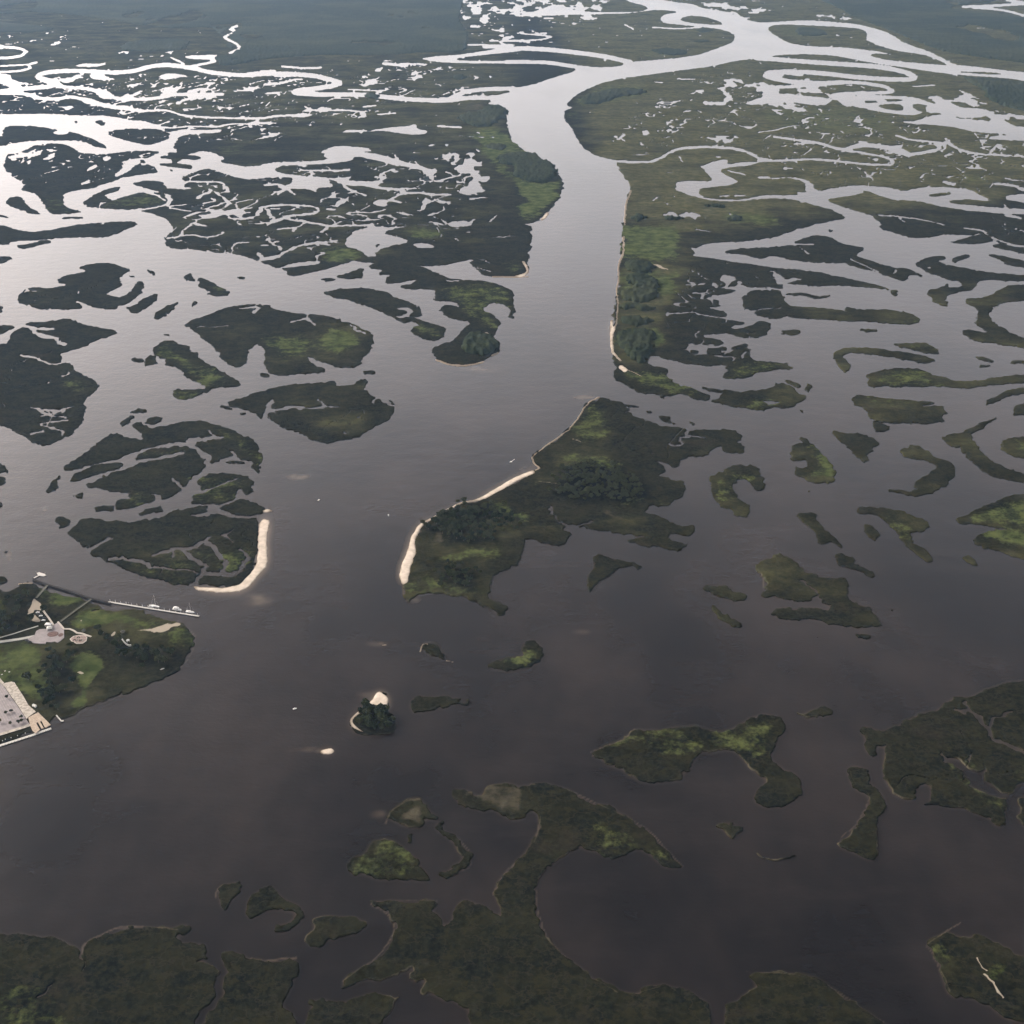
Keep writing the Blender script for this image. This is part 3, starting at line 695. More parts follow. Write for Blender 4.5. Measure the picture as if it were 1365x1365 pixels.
ZONE_TXT='''
o 0.75 L A4 -1500,-300 1700,-300 1700,1050 -900,1200 -900,400
o 0.75 L A3 280,560 800,400 1500,300 1500,1100 B3 1000,500 600,480 560,120
o 0.5 L A2 -1400,-200 1365,-200 1365,640 1250,760 600,740 200,690 -400,690 -900,500 -1400,400
o 0.35 L C4 -20,0 1600,0 1600,840 -20,840
o 0.28 L D3 -20,500 240,100 1600,0 1600,560 1000,600 200,1000
o 0.35 L D4 -900,100 1300,250 1200,600 300,1000 -900,1200
o 0.7 L C3 220,0 900,0 600,120 560,300 500,500 500,640 200,700 150,500
o 0.4 L D2 0,560 400,500 620,560 560,700 480,820 520,1020 0,1000
o 0.4 L D2 620,320 760,220 900,100 960,250 1050,330 700,420 640,480
o 0.35 L D2 850,560 1250,470 1300,720 1000,680
g 0.75 L C2 295,440 350,400 450,395 540,430 530,480 480,520 400,505 310,470
g 0.6 L C2 50,450 150,415 280,440 320,490 250,530 170,530 60,490
g 0.5 L C2 940,200 1100,140 1290,170 1340,260 1230,300 1280,360 1230,400 1110,300
g 0.5 L C2 815,390 900,350 1000,390 920,445
g 0.45 L D1 930,110 1070,155 1188,240 1170,350 1140,320 1120,240 1000,160
g 0.4 L D1 860,350 1160,370 1130,450 950,490 870,470
g 0.45 L D1 480,740 640,780 880,800 850,840 740,830 560,780
g 0.55 L D1 1000,700 1080,680 1140,720 1060,800 1020,800
g 0.35 L D1 700,730 800,715 920,760 900,785 720,770
g 0.35 L D1 860,690 960,680 1010,740 980,795 940,760
g 0.5 L D1 640,255 800,225 900,240 850,235 650,275
g 0.4 L D1 530,470 640,440 710,460 560,510
g 0.6 L C1 800,330 880,300 960,420 1080,430 1250,510 1100,530 980,460 820,370
g 0.6 L C1 900,545 1060,545 1000,590 900,585
g 0.35 L C1 310,500 400,480 500,510 480,550 350,550
g 0.9 L F8 300,495 170,330 330,320 500,310 570,380 700,480 800,560 900,590 700,560 450,610 480,670 600,720 560,780 780,850 1010,870 1080,820 1120,900 1050,1080 900,1220 800,1230 690,1160 740,1050 650,900 520,780 380,620 300,500
g 0.8 L B3 560,640 575,500 600,430 760,430 880,440 890,600 860,680 760,700 700,640 C3 560,0 570,250 450,270 420,180 220,180 210,100 400,120 440,60 330,30 230,20
g 0.9 L C3 210,180 300,190 290,215 210,220
g 0.9 L C3 300,440 420,435 500,500 510,540 430,550 400,470
g 0.6 L C3 200,750 180,700 300,720 500,740 750,860 450,840
g 0.5 L C3 820,735 900,670 1265,670 1000,740
g 0.45 L C3 1000,850 1260,850 1280,900 1060,940 900,910
g 0.5 L C4 480,560 600,480 800,480 950,550 700,565
g 0.6 L C4 430,620 800,660 740,680 600,660 460,650
g 0.45 L C4 600,330 820,325 900,390 720,360
g 0.4 L C4 640,200 780,180 780,220 650,222
g 0.6 L B3 1030,395 1100,360 1250,350 1365,370 1365,410 1200,430
g 0.7 L B4 -20,370 60,370 130,420 50,430 -20,430
g 0.6 L B4 1020,190 1100,165 1180,175 1200,210 1060,215
g 0.6 L A3 360,500 480,450 540,440 720,450 760,485 560,530 420,560 340,545
g 0.4 L A3 620,270 720,255 950,290 700,300
g 0.5 L A3 280,590 340,565 400,600 320,620
g 0.45 L A4 60,150 180,130 380,160 420,190 200,205 100,180
g 0.4 L A4 0,560 350,540 700,610 700,700 300,700 0,650
g 0.8 L B2 770,460 850,445 960,460 1000,490 900,510 790,490
g 0.8 L B2 350,570 450,545 580,575 520,610 400,635 340,610
g 0.5 L B2 1260,650 1365,620 1365,680 1280,670
g 0.6 L B1 1100,30 1200,20 1330,35 1200,60
g 0.5 L B1 430,320 620,300 720,265 850,280 860,320 620,345
g 0.3 L B1 100,320 300,280 400,360 200,370
g 0.6 L B1 1050,710 1180,770 1130,790
g 0.5 L D2 860,80 980,180 970,230 900,260 790,200 830,130
g 0.7 L D2 720,320 860,325 960,330 1040,370 1000,380 850,345 740,350
g 0.75 L D2 380,515 500,515 570,560 580,600 540,620 480,560 380,530
g 0.55 L D2 200,720 420,700 510,700 500,770 400,780 230,770
g 0.55 L D2 70,880 190,790 220,860 300,910 430,930 400,860 440,830 420,950 300,930 200,910 90,920
g 0.5 L D2 580,410 640,420 620,450 600,440
g 0.5 L D2 1040,680 1280,705 1150,715
g 0.35 L D2 950,540 1180,480 1240,500 1150,530 1000,570
g 0.7 L D3 600,140 680,175 712,230 700,270 600,240 640,200
g 0.6 L D3 1130,400 1250,350 1365,320 1600,310 1600,420 1300,430
g 0.75 L D3 1180,465 1260,440 1600,440 1600,480 1365,500 1240,485
g 0.6 L D3 1280,130 1600,120 1600,190 1365,180
g 0.4 L D3 300,620 400,660 330,665
g 0.4 L D3 500,710 700,740 850,750 600,735
g 0.35 L D3 830,370 1030,420 960,440 1040,530 960,480
g 0.35 L D3 280,250 400,210 450,250 340,300 400,370 320,340
g 1.0 L F1 370,470 540,420 700,450 960,560 900,600 760,640 640,640 440,500
g 1.0 L F1 820,760 1000,680 1365,720 1365,900 1200,930 800,900 720,850
g 0.8 L F2 0,360 140,350 330,380 420,430 330,500 0,560
g 0.5 L F2 330,440 700,400 950,420 880,470 500,560 330,540
g 0.7 L F2 480,600 700,600 760,640 500,650
g 0.6 L F2 740,640 1000,500 1170,640 1100,800 800,820
g 1.0 L D4 420,640 520,520 640,530 660,650 560,740 460,760
g 0.8 L D4 370,880 400,800 520,740 480,890
g 0.7 L D4 -500,500 150,490 260,560 280,740 200,860 100,730 0,700 -500,500
g 0.6 L D4 -500,260 0,250 120,240 60,300 -500,320
g 0.5 L E1 1050,225 1250,120 1310,170 1190,255
g 0.5 L E1 760,140 860,190 780,175
g 0.42 L E2 130,420 350,300 700,300 1000,230 1130,250 1080,420 980,480 860,380 600,400 480,430 350,370 230,400
g 0.45 L E5 130,380 220,270 300,300 400,390 260,390
g 0.3 L E5 1000,200 1180,250 1280,355 1120,290 1020,325 950,290
g 0.4 L E6 990,295 1060,260 1130,330 1100,380 1020,340
g 0.6 L E6 1230,370 1330,350 1320,390 1260,430
g 0.3 L E3 900,440 980,480 1250,830 1250,900 1100,800 900,600
g 0.3 L E3 1280,600 1500,560 1400,700 1260,740
g 0.4 L E4 -100,480 200,470 300,520 200,580 440,620 -100,640
g 0.5 L C1 350,520 420,480 470,540 380,560
t 0.5 L A3 760,380 850,385 840,410 760,400
t 0.6 L A2 1040,545 1200,530 1220,545 1180,570 1100,560
t 0.5 L F8 120,60 300,55 380,90 300,150 150,170 60,200 100,150 250,100
t 0.5 L A4 130,190 180,205 380,200 410,180 350,180 300,192 200,195
t 0.5 L A3 700,470 770,475 760,500 700,500
t 0.4 L A4 900,400 1080,410 1160,470 1200,540 1280,570 1150,560 1060,470 900,430
t 0.35 L A1 100,180 500,190 620,230 640,270 400,290 100,270
t 0.4 L A2 0,320 400,290 900,280 600,320 200,330
t 0.4 L B4 90,300 200,310 220,340 110,330
t 0.5 L B4 440,185 560,190 560,205 450,200
t 0.6 L E5 260,170 330,130 360,220 280,190
t 0.55 L E5 490,100 600,90 750,85 740,170 640,150 500,130
t 0.5 L F6 200,440 340,470 350,560 250,520
t 0.5 L D2 890,540 1000,560 1020,600 900,560
p 0.85 L A3 -300,-60 450,-60 560,60 400,110 -300,120
p 0.6 L A2 1080,0 1365,0 1365,200 1100,190
p 0.75 L A3 -100,140 250,150 230,205 -100,200
p 0.9 L A1 760,440 1050,420 1200,440 1180,495 780,500
p 0.6 L A1 -200,190 400,190 400,240 0,240
p 0.55 L A1 550,270 900,280 900,320 560,320
p 0.5 L A1 900,540 1100,540 1365,600 1000,600
p 0.8 L A4 -100,420 0,420 350,430 700,470 600,540 480,560 250,600 0,560
p 0.75 L A4 -300,10 -50,0 50,80 -60,110 -300,60
p 0.6 L A4 270,60 480,80 520,125 300,110
p 0.85 L A4 850,470 1100,500 1170,580 1500,580 1500,760 1200,700 900,600 880,520
p 0.55 L A4 400,560 560,560 560,590 400,590
p 0.65 L A2 650,325 900,325 900,355 630,355
p 0.6 L A2 480,400 900,400 960,480 520,470
p 0.6 L A2 240,530 560,530 600,590 260,590
p 0.6 L B2 620,270 1200,270 1200,320 640,330
p 0.5 L B2 680,20 1150,20 1230,260 1060,280 900,80
p 0.5 L B1 40,40 400,30 800,60 820,160 300,220 60,150
p 0.6 L A2 940,650 1160,650 1180,735 1000,710
p 0.55 L A3 550,680 770,690 770,745 580,740
p 0.55 L A3 1000,450 1300,420 1365,560 960,560
p 0.6 L A1 100,380 460,380 460,440 320,445
p 0.7 L A1 370,440 720,450 720,500 600,500 480,450
p 0.5 L B3 760,320 1060,350 1060,390 760,370
p 0.5 L C3 600,100 900,120 900,200 620,190
p 0.45 L B2 1180,340 1290,330 1290,400 1200,410
p 0.6 L B4 90,80 110,100 160,120 120,130
p 0.55 L C1 1060,180 1200,180 1200,230 1060,225
c 1.0 L B2 -560,180 0,150 600,60 900,100 1180,160 1230,420 1000,520 900,540 660,470 500,440 400,640 0,620 -500,580 -520,330 -350,260
c 0.9 L A2 -1400,420 1300,330 1300,480 600,560 0,760 -1000,700 -1400,600
c 0.8 L A3 900,400 1365,340 1365,760 500,760 560,640
c 0.8 L A4 0,560 1400,640 1400,1000 0,1000
c 0.9 L C3 560,80 1300,80 1300,200 950,300 1150,440 950,660 600,640 480,500 500,300
c 0.7 L B4 1080,400 1700,380 1700,560 1100,470
c 0.7 L B1 40,40 400,10 820,60 820,160 300,240 60,150
c 0.75 L C1 -50,250 480,300 400,740 200,780 -50,700
c 0.6 L G1 180,720 840,700 840,900 620,920 260,800
c 0.7 L G1 720,320 1200,280 1300,350 1100,460
c 0.7 L C1 100,0 700,-30 600,130 150,120
c 0.55 L D2 900,80 1365,150 1365,330 1000,350
c 0.5 L E3 430,400 1700,110 1700,900 1200,900 580,690
o 0.3 L C1 250,430 500,480 480,560 250,560
o 0.35 L G1 900,270 1280,300 1200,440 1000,440
o 0.3 L G1 640,60 1200,60 1200,220 860,240 700,120
o 0.3 L G1 280,760 840,800 840,900 500,900
o 0.3 L B2 -560,0 1365,0 1365,420 300,640 -500,560 -520,330 -350,260
'''
TREE_TXT='''
L D2 700,440 760,370 850,345 960,360 1060,420 1110,470 1040,510 900,520 780,510 720,480
L F6 200,400 300,310 380,250 480,230 620,250 780,260 900,290 1000,350 1050,420 900,470 870,500 850,540 760,560 650,560 540,580 420,540 350,480 250,440
L F6 310,850 400,770 540,780 640,850 650,920 600,980 500,1000 380,980 310,900
L D4 250,560 350,540 470,520 480,560 400,600 400,680 440,740 380,800 370,860 280,900 230,860 220,790 290,760
L D4 690,540 720,480 850,520 1000,500 1050,560 980,640 880,660 780,600
L D4 0,330 60,290 150,280 170,350 100,420 0,450
L D4 255,270 320,260 350,330 300,340
L D4 590,430 660,425 720,450 690,470 610,465
L D4 670,375 710,360 720,390 680,400
L D4 0,190 100,190 160,215 180,270 60,270 0,230
L E1 465,485 500,440 530,425 555,440 600,450 630,480 610,515 550,538 500,530
'''
import bpy, random
D=bpy.data; COL=bpy.context.scene.collection
rnd=random.Random(7)
# ------------------------------------------------------------------ materials
def mat(name):
    m=D.materials.new(name); m.use_nodes=True; nt=m.node_tree
    return m,nt,nt.nodes['Principled BSDF']
def N(nt,t,**k):
    n=nt.nodes.new(t)
    for a,b in k.items():
        if a in n.inputs: n.inputs[a].default_value=b
        else: setattr(n,a,b)
    return n
def lk(nt,a,b): nt.links.new(a,b)
def wnoise(nt,scale,detail=4,rough=.55,stretch=(1,1,1),off=(0,0,0)):
    g=N(nt,'ShaderNodeNewGeometry'); mp=N(nt,'ShaderNodeMapping')
    mp.inputs['Scale'].default_value=[scale*s for s in stretch]; mp.inputs['Location'].default_value=off
    lk(nt,g.outputs['Position'],mp.inputs['Vector'])
    n=N(nt,'ShaderNodeTexNoise'); n.inputs['Scale'].default_value=1; n.inputs['Detail'].default_value=detail; n.inputs['Roughness'].default_value=rough
    lk(nt,mp.outputs[0],n.inputs['Vector']); return n.outputs['Fac']
def mixc(nt,f,a,b):
    n=N(nt,'ShaderNodeMix',data_type='RGBA')
    if isinstance(f,(int,float)): n.inputs[0].default_value=f
    else: lk(nt,f,n.inputs[0])
    for i,c in ((6,a),(7,b)):
        if isinstance(c,tuple): n.inputs[i].default_value=(*c,1)
        else: lk(nt,c,n.inputs[i])
    return n.outputs[2]
def ramp(nt,f,lo,hi,a=0.,b=1.):
    n=N(nt,'ShaderNodeMapRange'); n.interpolation_type='SMOOTHSTEP'
    n.inputs[1].default_value=lo; n.inputs[2].default_value=hi; n.inputs[3].default_value=a; n.inputs[4].default_value=b
    lk(nt,f,n.inputs[0]); return n.outputs[0]
def mth(nt,op,a,b=None):
    n=N(nt,'ShaderNodeMath',operation=op)
    for i,v in ((0,a),(1,b)):
        if v is None: continue
        if isinstance(v,(int,float)): n.inputs[i].default_value=v
        else: lk(nt,v,n.inputs[i])
    return n.outputs[0]
def flat(name,c,rough=.8,var=.25,scale=.8,bump=0):
    m,nt,b=mat(name)
    f=wnoise(nt,scale)
    lk(nt,mixc(nt,ramp(nt,f,.3,.7),tuple(x*(1-var) for x in c),tuple(min(1,x*(1+var)) for x in c)),b.inputs['Base Color'])
    b.inputs['Roughness'].default_value=rough; b.inputs['Specular IOR Level'].default_value=.25
    if bump:
        bp=N(nt,'ShaderNodeBump'); bp.inputs['Strength'].default_value=bump; lk(nt,f,bp.inputs['Height']); lk(nt,bp.outputs[0],b.inputs['Normal'])
    return m
# marsh ground: four vegetation channels come with the mesh, noise breaks them up
M_LAND,nt,b=mat('marsh_grass')
at=N(nt,'ShaderNodeAttribute',attribute_name='veg'); sep=N(nt,'ShaderNodeSeparateColor'); lk(nt,at.outputs['Color'],sep.inputs[0])
at2=N(nt,'ShaderNodeAttribute',attribute_name='bare')
big=wnoise(nt,1/140,5,.6,(1,1.6,1)); mid=wnoise(nt,1/28,5,.62,(1,1.3,1),(40,7,0)); fine=wnoise(nt,1/5,4,.65)
c=mixc(nt,ramp(nt,mid,.35,.68),(.0080,.0080,.0036),(.0180,.0168,.0072))
c=mixc(nt,ramp(nt,wnoise(nt,1/55,6,.68,(1,1.5,1),(3,33,0)),.44,.60,0,.9),c,(.0045,.0050,.0038))
c=mixc(nt,ramp(nt,fine,.38,.72,0,.9),c,(.0185,.0200,.0115))
vn=mth(nt,'ABSOLUTE',mth(nt,'SUBTRACT',wnoise(nt,1/38,5,.6,(1,1.5,1),(70,20,0)),.5))
c=mixc(nt,ramp(nt,vn,.0,.022,.55,0),c,(.030,.0275,.018))
c=mixc(nt,ramp(nt,wnoise(nt,1/16,6,.75,(1,1.3,1),(11,5,0)),.5,.62,0,.75),c,(.0230,.0220,.0100))
oo=mth(nt,'ADD',sep.outputs[1],mth(nt,'MULTIPLY',mth(nt,'SUBTRACT',big,.5),1.8))
ol=mixc(nt,ramp(nt,wnoise(nt,1/24,7,.72,(1,1.4,1),(31,5,0)),.36,.64),(.0440,.0470,.0200),(.0880,.0840,.0400))
c=mixc(nt,ramp(nt,oo,.1,1.0),c,ol)
brn=mixc(nt,ramp(nt,fine,.3,.7),(.0200,.0175,.0110),(.0330,.0285,.0180))
c=mixc(nt,ramp(nt,wnoise(nt,1/70,4,.6,(1,1.4,1),(9,90,0)),.56,.72,0,.6),c,brn)
gg=mth(nt,'ADD',sep.outputs[0],mth(nt,'ADD',mth(nt,'MULTIPLY',mth(nt,'SUBTRACT',mid,.5),1.5),mth(nt,'MULTIPLY',mth(nt,'SUBTRACT',fine,.5),1.1)))
gr=mixc(nt,ramp(nt,mid,.35,.7),(.0340,.0480,.0150),(.0850,.1000,.0360))
c=mixc(nt,mth(nt,'MULTIPLY',ramp(nt,gg,.22,.85),ramp(nt,sep.outputs[0],.02,.25)),c,gr)
tt=mth(nt,'ADD',sep.outputs[2],mth(nt,'MULTIPLY',mth(nt,'SUBTRACT',mid,.5),1.6))
c=mixc(nt,mth(nt,'MULTIPLY',ramp(nt,tt,.25,.95),ramp(nt,sep.outputs[2],.02,.2)),c,(.075,.066,.045))
c=mixc(nt,ramp(nt,mth(nt,'ADD',at2.outputs['Fac'],mth(nt,'MULTIPLY',mth(nt,'SUBTRACT',fine,.5),.5)),.45,.95),c,(.34,.30,.24))
lk(nt,c,b.inputs['Base Color']); b.inputs['Roughness'].default_value=1; b.inputs['Specular IOR Level'].default_value=0
bp=N(nt,'ShaderNodeBump'); bp.inputs['Strength'].default_value=.8; bp.inputs['Distance'].default_value=1.2; lk(nt,fine,bp.inputs['Height']); lk(nt,bp.outputs[0],b.inputs['Normal'])
# sand
M_SAND,nt,b=mat('beach_sand')
f=wnoise(nt,1/9,5,.6); at=N(nt,'ShaderNodeAttribute',attribute_name='wet')
c=mixc(nt,ramp(nt,f,.3,.7),(.45,.39,.315),(.63,.555,.465))
c=mixc(nt,ramp(nt,at.outputs['Fac'],.0,1.),(.20,.165,.125),c)
lk(nt,c,b.inputs['Base Color']); b.inputs['Roughness'].default_value=.9; b.inputs['Specular IOR Level'].default_value=.15
# canopy
def leafmat(name,a,bb,c2,sc=1/9,ind=False):
    m,nt,b=mat(name)
    n1=wnoise(nt,sc,4,.6); n2=wnoise(nt,1/1.8,3,.6); n3=wnoise(nt,1/80,3,.6)
    c=mixc(nt,ramp(nt,n1,.32,.68),a,bb); c=mixc(nt,ramp(nt,n2,.5,.8,0,.6),c,c2); c=mixc(nt,ramp(nt,n3,.4,.7,0,.5),c,a)
    if ind:
        oi=N(nt,'ShaderNodeObjectInfo'); c=mixc(nt,ramp(nt,oi.outputs['Random'],.35,1.,0,.65),c,(.085,.088,.045)); c=mixc(nt,ramp(nt,oi.outputs['Random'],.3,0.,0,.6),c,(.012,.019,.011))
    c=mixc(nt,ramp(nt,wnoise(nt,1/520,6,.7,(1,1.3,1)),.42,.66,0,.6),c,(.048,.052,.026) if not ind else (.03,.04,.02)) if not ind else c
    lk(nt,c,b.inputs['Base Color']); b.inputs['Roughness'].default_value=1; b.inputs['Specular IOR Level'].default_value=.02
    return m
M_WOOD=leafmat('woodland_foliage',(.010,.016,.009),(.026,.034,.016),(.052,.058,.028),1/8)
M_LEAF=leafmat('tree_foliage',(.020,.029,.014),(.046,.058,.026),(.100,.110,.058),1/7,True)
M_PALE=leafmat('pale_foliage',(.20,.20,.17),(.32,.31,.28),(.40,.39,.36),1/3)
M_BARK=flat('bark',(.12,.095,.07),.9)
# water
M_WATER,nt,b=mat('tidal_water')
at=N(nt,'ShaderNodeAttribute',attribute_name='shoal')
sed=wnoise(nt,1/260,4,.6,(1,.7,1)); s2=wnoise(nt,1/35,4,.6)
c=mixc(nt,ramp(nt,sed,.35,.7),(.0090,.0078,.0075),(.0270,.0215,.0190))
stk=wnoise(nt,1/90,5,.65,(.35,1.3,1),(2,8,0))
c=mixc(nt,ramp(nt,stk,.5,.75,0,.55),c,(.026,.0215,.0195))
sh=mth(nt,'ADD',at.outputs['Fac'],mth(nt,'MULTIPLY',mth(nt,'SUBTRACT',s2,.5),.25))
c=mixc(nt,mth(nt,'MULTIPLY',ramp(nt,sh,.05,1.0),ramp(nt,at.outputs['Fac'],.01,.12)),c,(.17,.135,.10))
lk(nt,c,b.inputs['Base Color'])
calm=wnoise(nt,1/420,4,.6,(1,.5,1),(5,3,0))
lk(nt,ramp(nt,calm,  .35,.7,.08,.17),b.inputs['Roughness']); b.inputs['IOR'].default_value=1.333
w1=wnoise(nt,1/7,3,.6,(1,1.8,1)); w2=wnoise(nt,1/31,2,.5,(1,1.5,1))
hsum=mth(nt,'ADD',w1,mth(nt,'MULTIPLY',w2,1.6))
bp=N(nt,'ShaderNodeBump'); bp.inputs['Strength'].default_value=.35; bp.inputs['Distance'].default_value=.5; lk(nt,hsum,bp.inputs['Height']); lk(nt,bp.outputs[0],b.inputs['Normal'])
M_CONC=flat('pale_concrete',(.40,.365,.315),.85,.3,.35)
M_ASPH=flat('lot_paving',(.27,.245,.245),.9,.12,.2)
M_ROAD=flat('road_surface',(.36,.36,.33),.9,.12,.3)
M_DECK=flat('weathered_planks',(.40,.325,.25),.85,.2,.6)
M_GREYW=flat('grey_timber',(.12,.12,.095),.9,.2,.5)
M_DARKW=flat('tarred_timber',(.022,.021,.020),.85,.3,1)
M_WHITE=flat('white_paint',(.80,.80,.78),.4,.05,.5)
M_FLOAT=flat('pale_float_deck',(.50,.49,.46),.7,.08,.5)
M_GLASS=flat('dark_glass',(.02,.022,.025),.15,.1)
M_TYRE=flat('tyre_rubber',(.02,.02,.02),.9,.1)
M_CARD=flat('dark_car_paint',(.02,.02,.022),.3,.1)
M_PAVE=flat('brick_paving',(.30,.23,.205),.9,.25,.5)
M_MULCH=flat('bed_mulch',(.13,.085,.075),.95,.3,.6)
M_RIM=flat('pale_shell_kerb',(.45,.41,.36),.9,.1,.5)
M_METAL=flat('galvanised_metal',(.55,.55,.55),.5,.1)
M_ROOF=flat('pale_metal_roof',(.62,.61,.57),.6,.1,.5)
# ------------------------------------------------------------------ object helpers
def tag(o,label=None,cat=None,group=None,kind=None):
    if label: o['label']=label
    if cat: o['category']=cat
    if group: o['group']=group
    if kind: o['kind']=kind
    return o
def npmesh(name,V,faces_loops,sizes,m,attrs=None):
    me=D.meshes.new(name); nv=len(V); nl=len(faces_loops); nf=len(sizes)
    me.vertices.add(nv); me.vertices.foreach_set('co',np.ascontiguousarray(V,dtype=np.float32).ravel())
    me.loops.add(nl); me.loops.foreach_set('vertex_index',np.ascontiguousarray(faces_loops,dtype=np.int32))
    me.polygons.add(nf); st=np.concatenate([[0],np.cumsum(sizes)[:-1]]).astype(np.int32)
    me.polygons.foreach_set('loop_start',st)
    me.update(calc_edges=True)
    for k,a in (attrs or {}).items():
        if a.ndim==2: at=me.attributes.new(k,'FLOAT_COLOR','POINT'); at.data.foreach_set('color',np.ascontiguousarray(a,dtype=np.float32).ravel())
        else: at=me.attributes.new(k,'FLOAT','POINT'); at.data.foreach_set('value',np.ascontiguousarray(a,dtype=np.float32))
    me.materials.append(m)
    o=D.objects.new(name,me); COL.objects.link(o); return o
CASES=[]
for cs in range(16):
    seq=[]
    for i in range(4):
        a=(cs>>i)&1; b_=(cs>>((i+1)%4))&1
        if a: seq.append(i)
        if a!=b_: seq.append(4+i)
    CASES.append(seq)
def extract(F,ztop,zedge,zbot,attrs,thr=.5):
    """contour the field into a solid sheet: top faces + bank faces; returns V, per-face loops and cell label index"""
    F=F.copy(); F[0]=F[-1]=0; F[:,0]=F[:,-1]=0
    ins=F>thr; h,w=F.shape
    node=np.arange(h*w).reshape(h,w)
    # edge vertices
    def lerp(a,b):
        return np.clip((thr-a)/(b-a+1e-9),0.02,.98)
    eh=ins[:,:-1]!=ins[:,1:]; ev=ins[:-1]!=ins[1:]
    th=lerp(F[:,:-1],F[:,1:]); tv=lerp(F[:-1],F[1:])
    ih=-np.ones(eh.shape,np.int64); iv=-np.ones(ev.shape,np.int64)
    nn=int(ins.sum()); nid=-np.ones((h,w),np.int64); nid[ins]=np.arange(nn)
    nh=int(eh.sum()); ih[eh]=nn+np.arange(nh); nv=int(ev.sum()); iv[ev]=nn+nh+np.arange(nv)
    gxh=gx[:,:-1]+th*ST; gyv=gy[:-1]+tv*ST
    px=np.concatenate([gx[ins],gxh[eh],gx[:-1][ev]]); py=np.concatenate([gy[ins],gy[:,:-1][eh],gyv[ev]])
    z=np.concatenate([ztop[ins],np.full(nh+nv,zedge)])
    x,y=p2w(px,py); V=np.stack([x,y,z],1)
    A={}
    for k,a in attrs.items():
        A[k]=np.concatenate([a[ins],a[:,:-1][eh],a[:-1][ev]])
    ntop=len(V)
    cs=(ins[:-1,:-1]*1+ins[:-1,1:]*2+ins[1:,1:]*4+ins[1:,:-1]*8)
    P=[nid[:-1,:-1],nid[:-1,1:],nid[1:,1:],nid[1:,:-1],ih[:-1],iv[:,1:],ih[1:],iv[:,:-1]]
    faces=[];cells=[];walls=[];wc=[]
    cell=np.arange((h-1)*(w-1)).reshape(h-1,w-1)
    for c in range(1,16):
        m=cs==c
        if not m.any(): continue
        seq=CASES[c][::-1]   # upward facing
        faces.append(np.stack([P[i][m] for i in seq],1)); cells.append(cell[m])
        s=CASES[c]; L=len(s)
        for k in range(L):
            a,b_=s[k],s[(k+1)%L]
            if a>=4 and b_>=4:
                if c in (5,10):
                    pass
                walls.append(np.stack([P[a][m],P[b_][m]],1)); wc.append(cell[m])
    return V,A,faces,cells,np.concatenate(walls),np.concatenate(wc),ins
def label(ins):
    h,w=ins.shape; par=[]
    def find(a):
        while par[a]!=a: par[a]=par[par[a]]; a=par[a]
        return a
    lab=np.zeros((h,w),np.int32)-1; prev=[]
    for r in range(h):
        d=np.diff(np.concatenate([[0],ins[r].astype(np.int8),[0]])); s=np.nonzero(d==1)[0]; e=np.nonzero(d==-1)[0]
        cur=[]; j=0
        for a,b_ in zip(s.tolist(),e.tolist()):
            i=len(par); par.append(i)
            while j<len(prev) and prev[j][1]<a: j+=1
            k=j
            while k<len(prev) and prev[k][0]<=b_:
                ra=find(prev[k][2]); rb=find(i)
                if ra!=rb: par[rb]=ra
                k+=1
            cur.append((a,b_,i)); lab[r,a:b_]=i
        prev=cur
    roots=np.array([find(i) for i in range(len(par))])
    lab[ins]=roots[lab[ins]]
    return lab
def solids(F,ztop,zedge,zbot,attrs,m,name,kind,minsize,rest_name):
    V,A,faces,cells,walls,wc,ins=extract(F,ztop,zedge,zbot,attrs)
    lab=label(ins)
    cl=np.maximum(np.maximum(lab[:-1,:-1],lab[:-1,1:]),np.maximum(lab[1:,1:],lab[1:,:-1])).ravel()
    cnt=np.bincount(lab[lab>=0])
    order=[int(i) for i in np.argsort(-cnt) if cnt[i]>=minsize]
    remap=np.full(len(cnt)+1,len(order)); 
    for k,i in enumerate(order): remap[i]=k
    groups={}
    allf=[(f,remap[cl[c]]) for f,c in zip(faces,cells)]
    wl=remap[cl[wc]]
    out=[]
    # sort everything once
    srt=[]
    for f,l in allf:
        o=np.argsort(l,kind='stable'); srt.append((f[o],l[o]))
    ow=np.argsort(wl,kind='stable'); ws=walls[ow]; wls=wl[ow]
    for k in range(len(order)+1):
        fl=[]
        for f,l in srt:
            a,b_=np.searchsorted(l,[k,k+1])
            if b_>a: fl.append(f[a:b_])
        if not fl: continue
        a,b_=np.searchsorted(wls,[k,k+1]); W=ws[a:b_]
        ids=np.unique(np.concatenate([f.ravel() for f in fl]))
        loc=lambda q: np.searchsorted(ids,q)
        v=V[ids]; at={n:x[ids] for n,x in A.items()}
        wu=np.unique(W); wt=v[loc(wu)]; wb=wt.copy(); wb[:,2]=zbot
        n0=len(v); v2=np.concatenate([v,wb])
        for n in at: at[n]=np.concatenate([at[n],at[n][loc(wu)]])
        loops=[loc(f).ravel() for f in fl]; sizes=[np.full(len(f),f.shape[1]) for f in fl]
        wa=loc(W[:,0]); wb_=loc(W[:,1]); ba=n0+np.searchsorted(wu,W[:,0]); bb=n0+np.searchsorted(wu,W[:,1])
        loops.append(np.stack([wa,wb_,bb,ba],1).ravel()); sizes.append(np.full(len(W),4))
        nm=name if k<len(order) else rest_name
        o=npmesh(nm,v2,np.concatenate(loops),np.concatenate(sizes),m,at); tag(o,kind=kind); out.append(o)
    return out
T=dict(sz=SOIL_TXT,land=LAND_TXT,sand=SAND_TXT,mud=MUD_TXT,forest=FOREST_TXT,zones=ZONE_TXT)
Fl,Fland,Fs,Ff,Z=landfields(T)
g1=noise(WX/3.2,WY/3.2,11)+.5*noise(WX/1.4,WY/1.4,12)
near=np.clip(2.2-MPP,0.15,1)
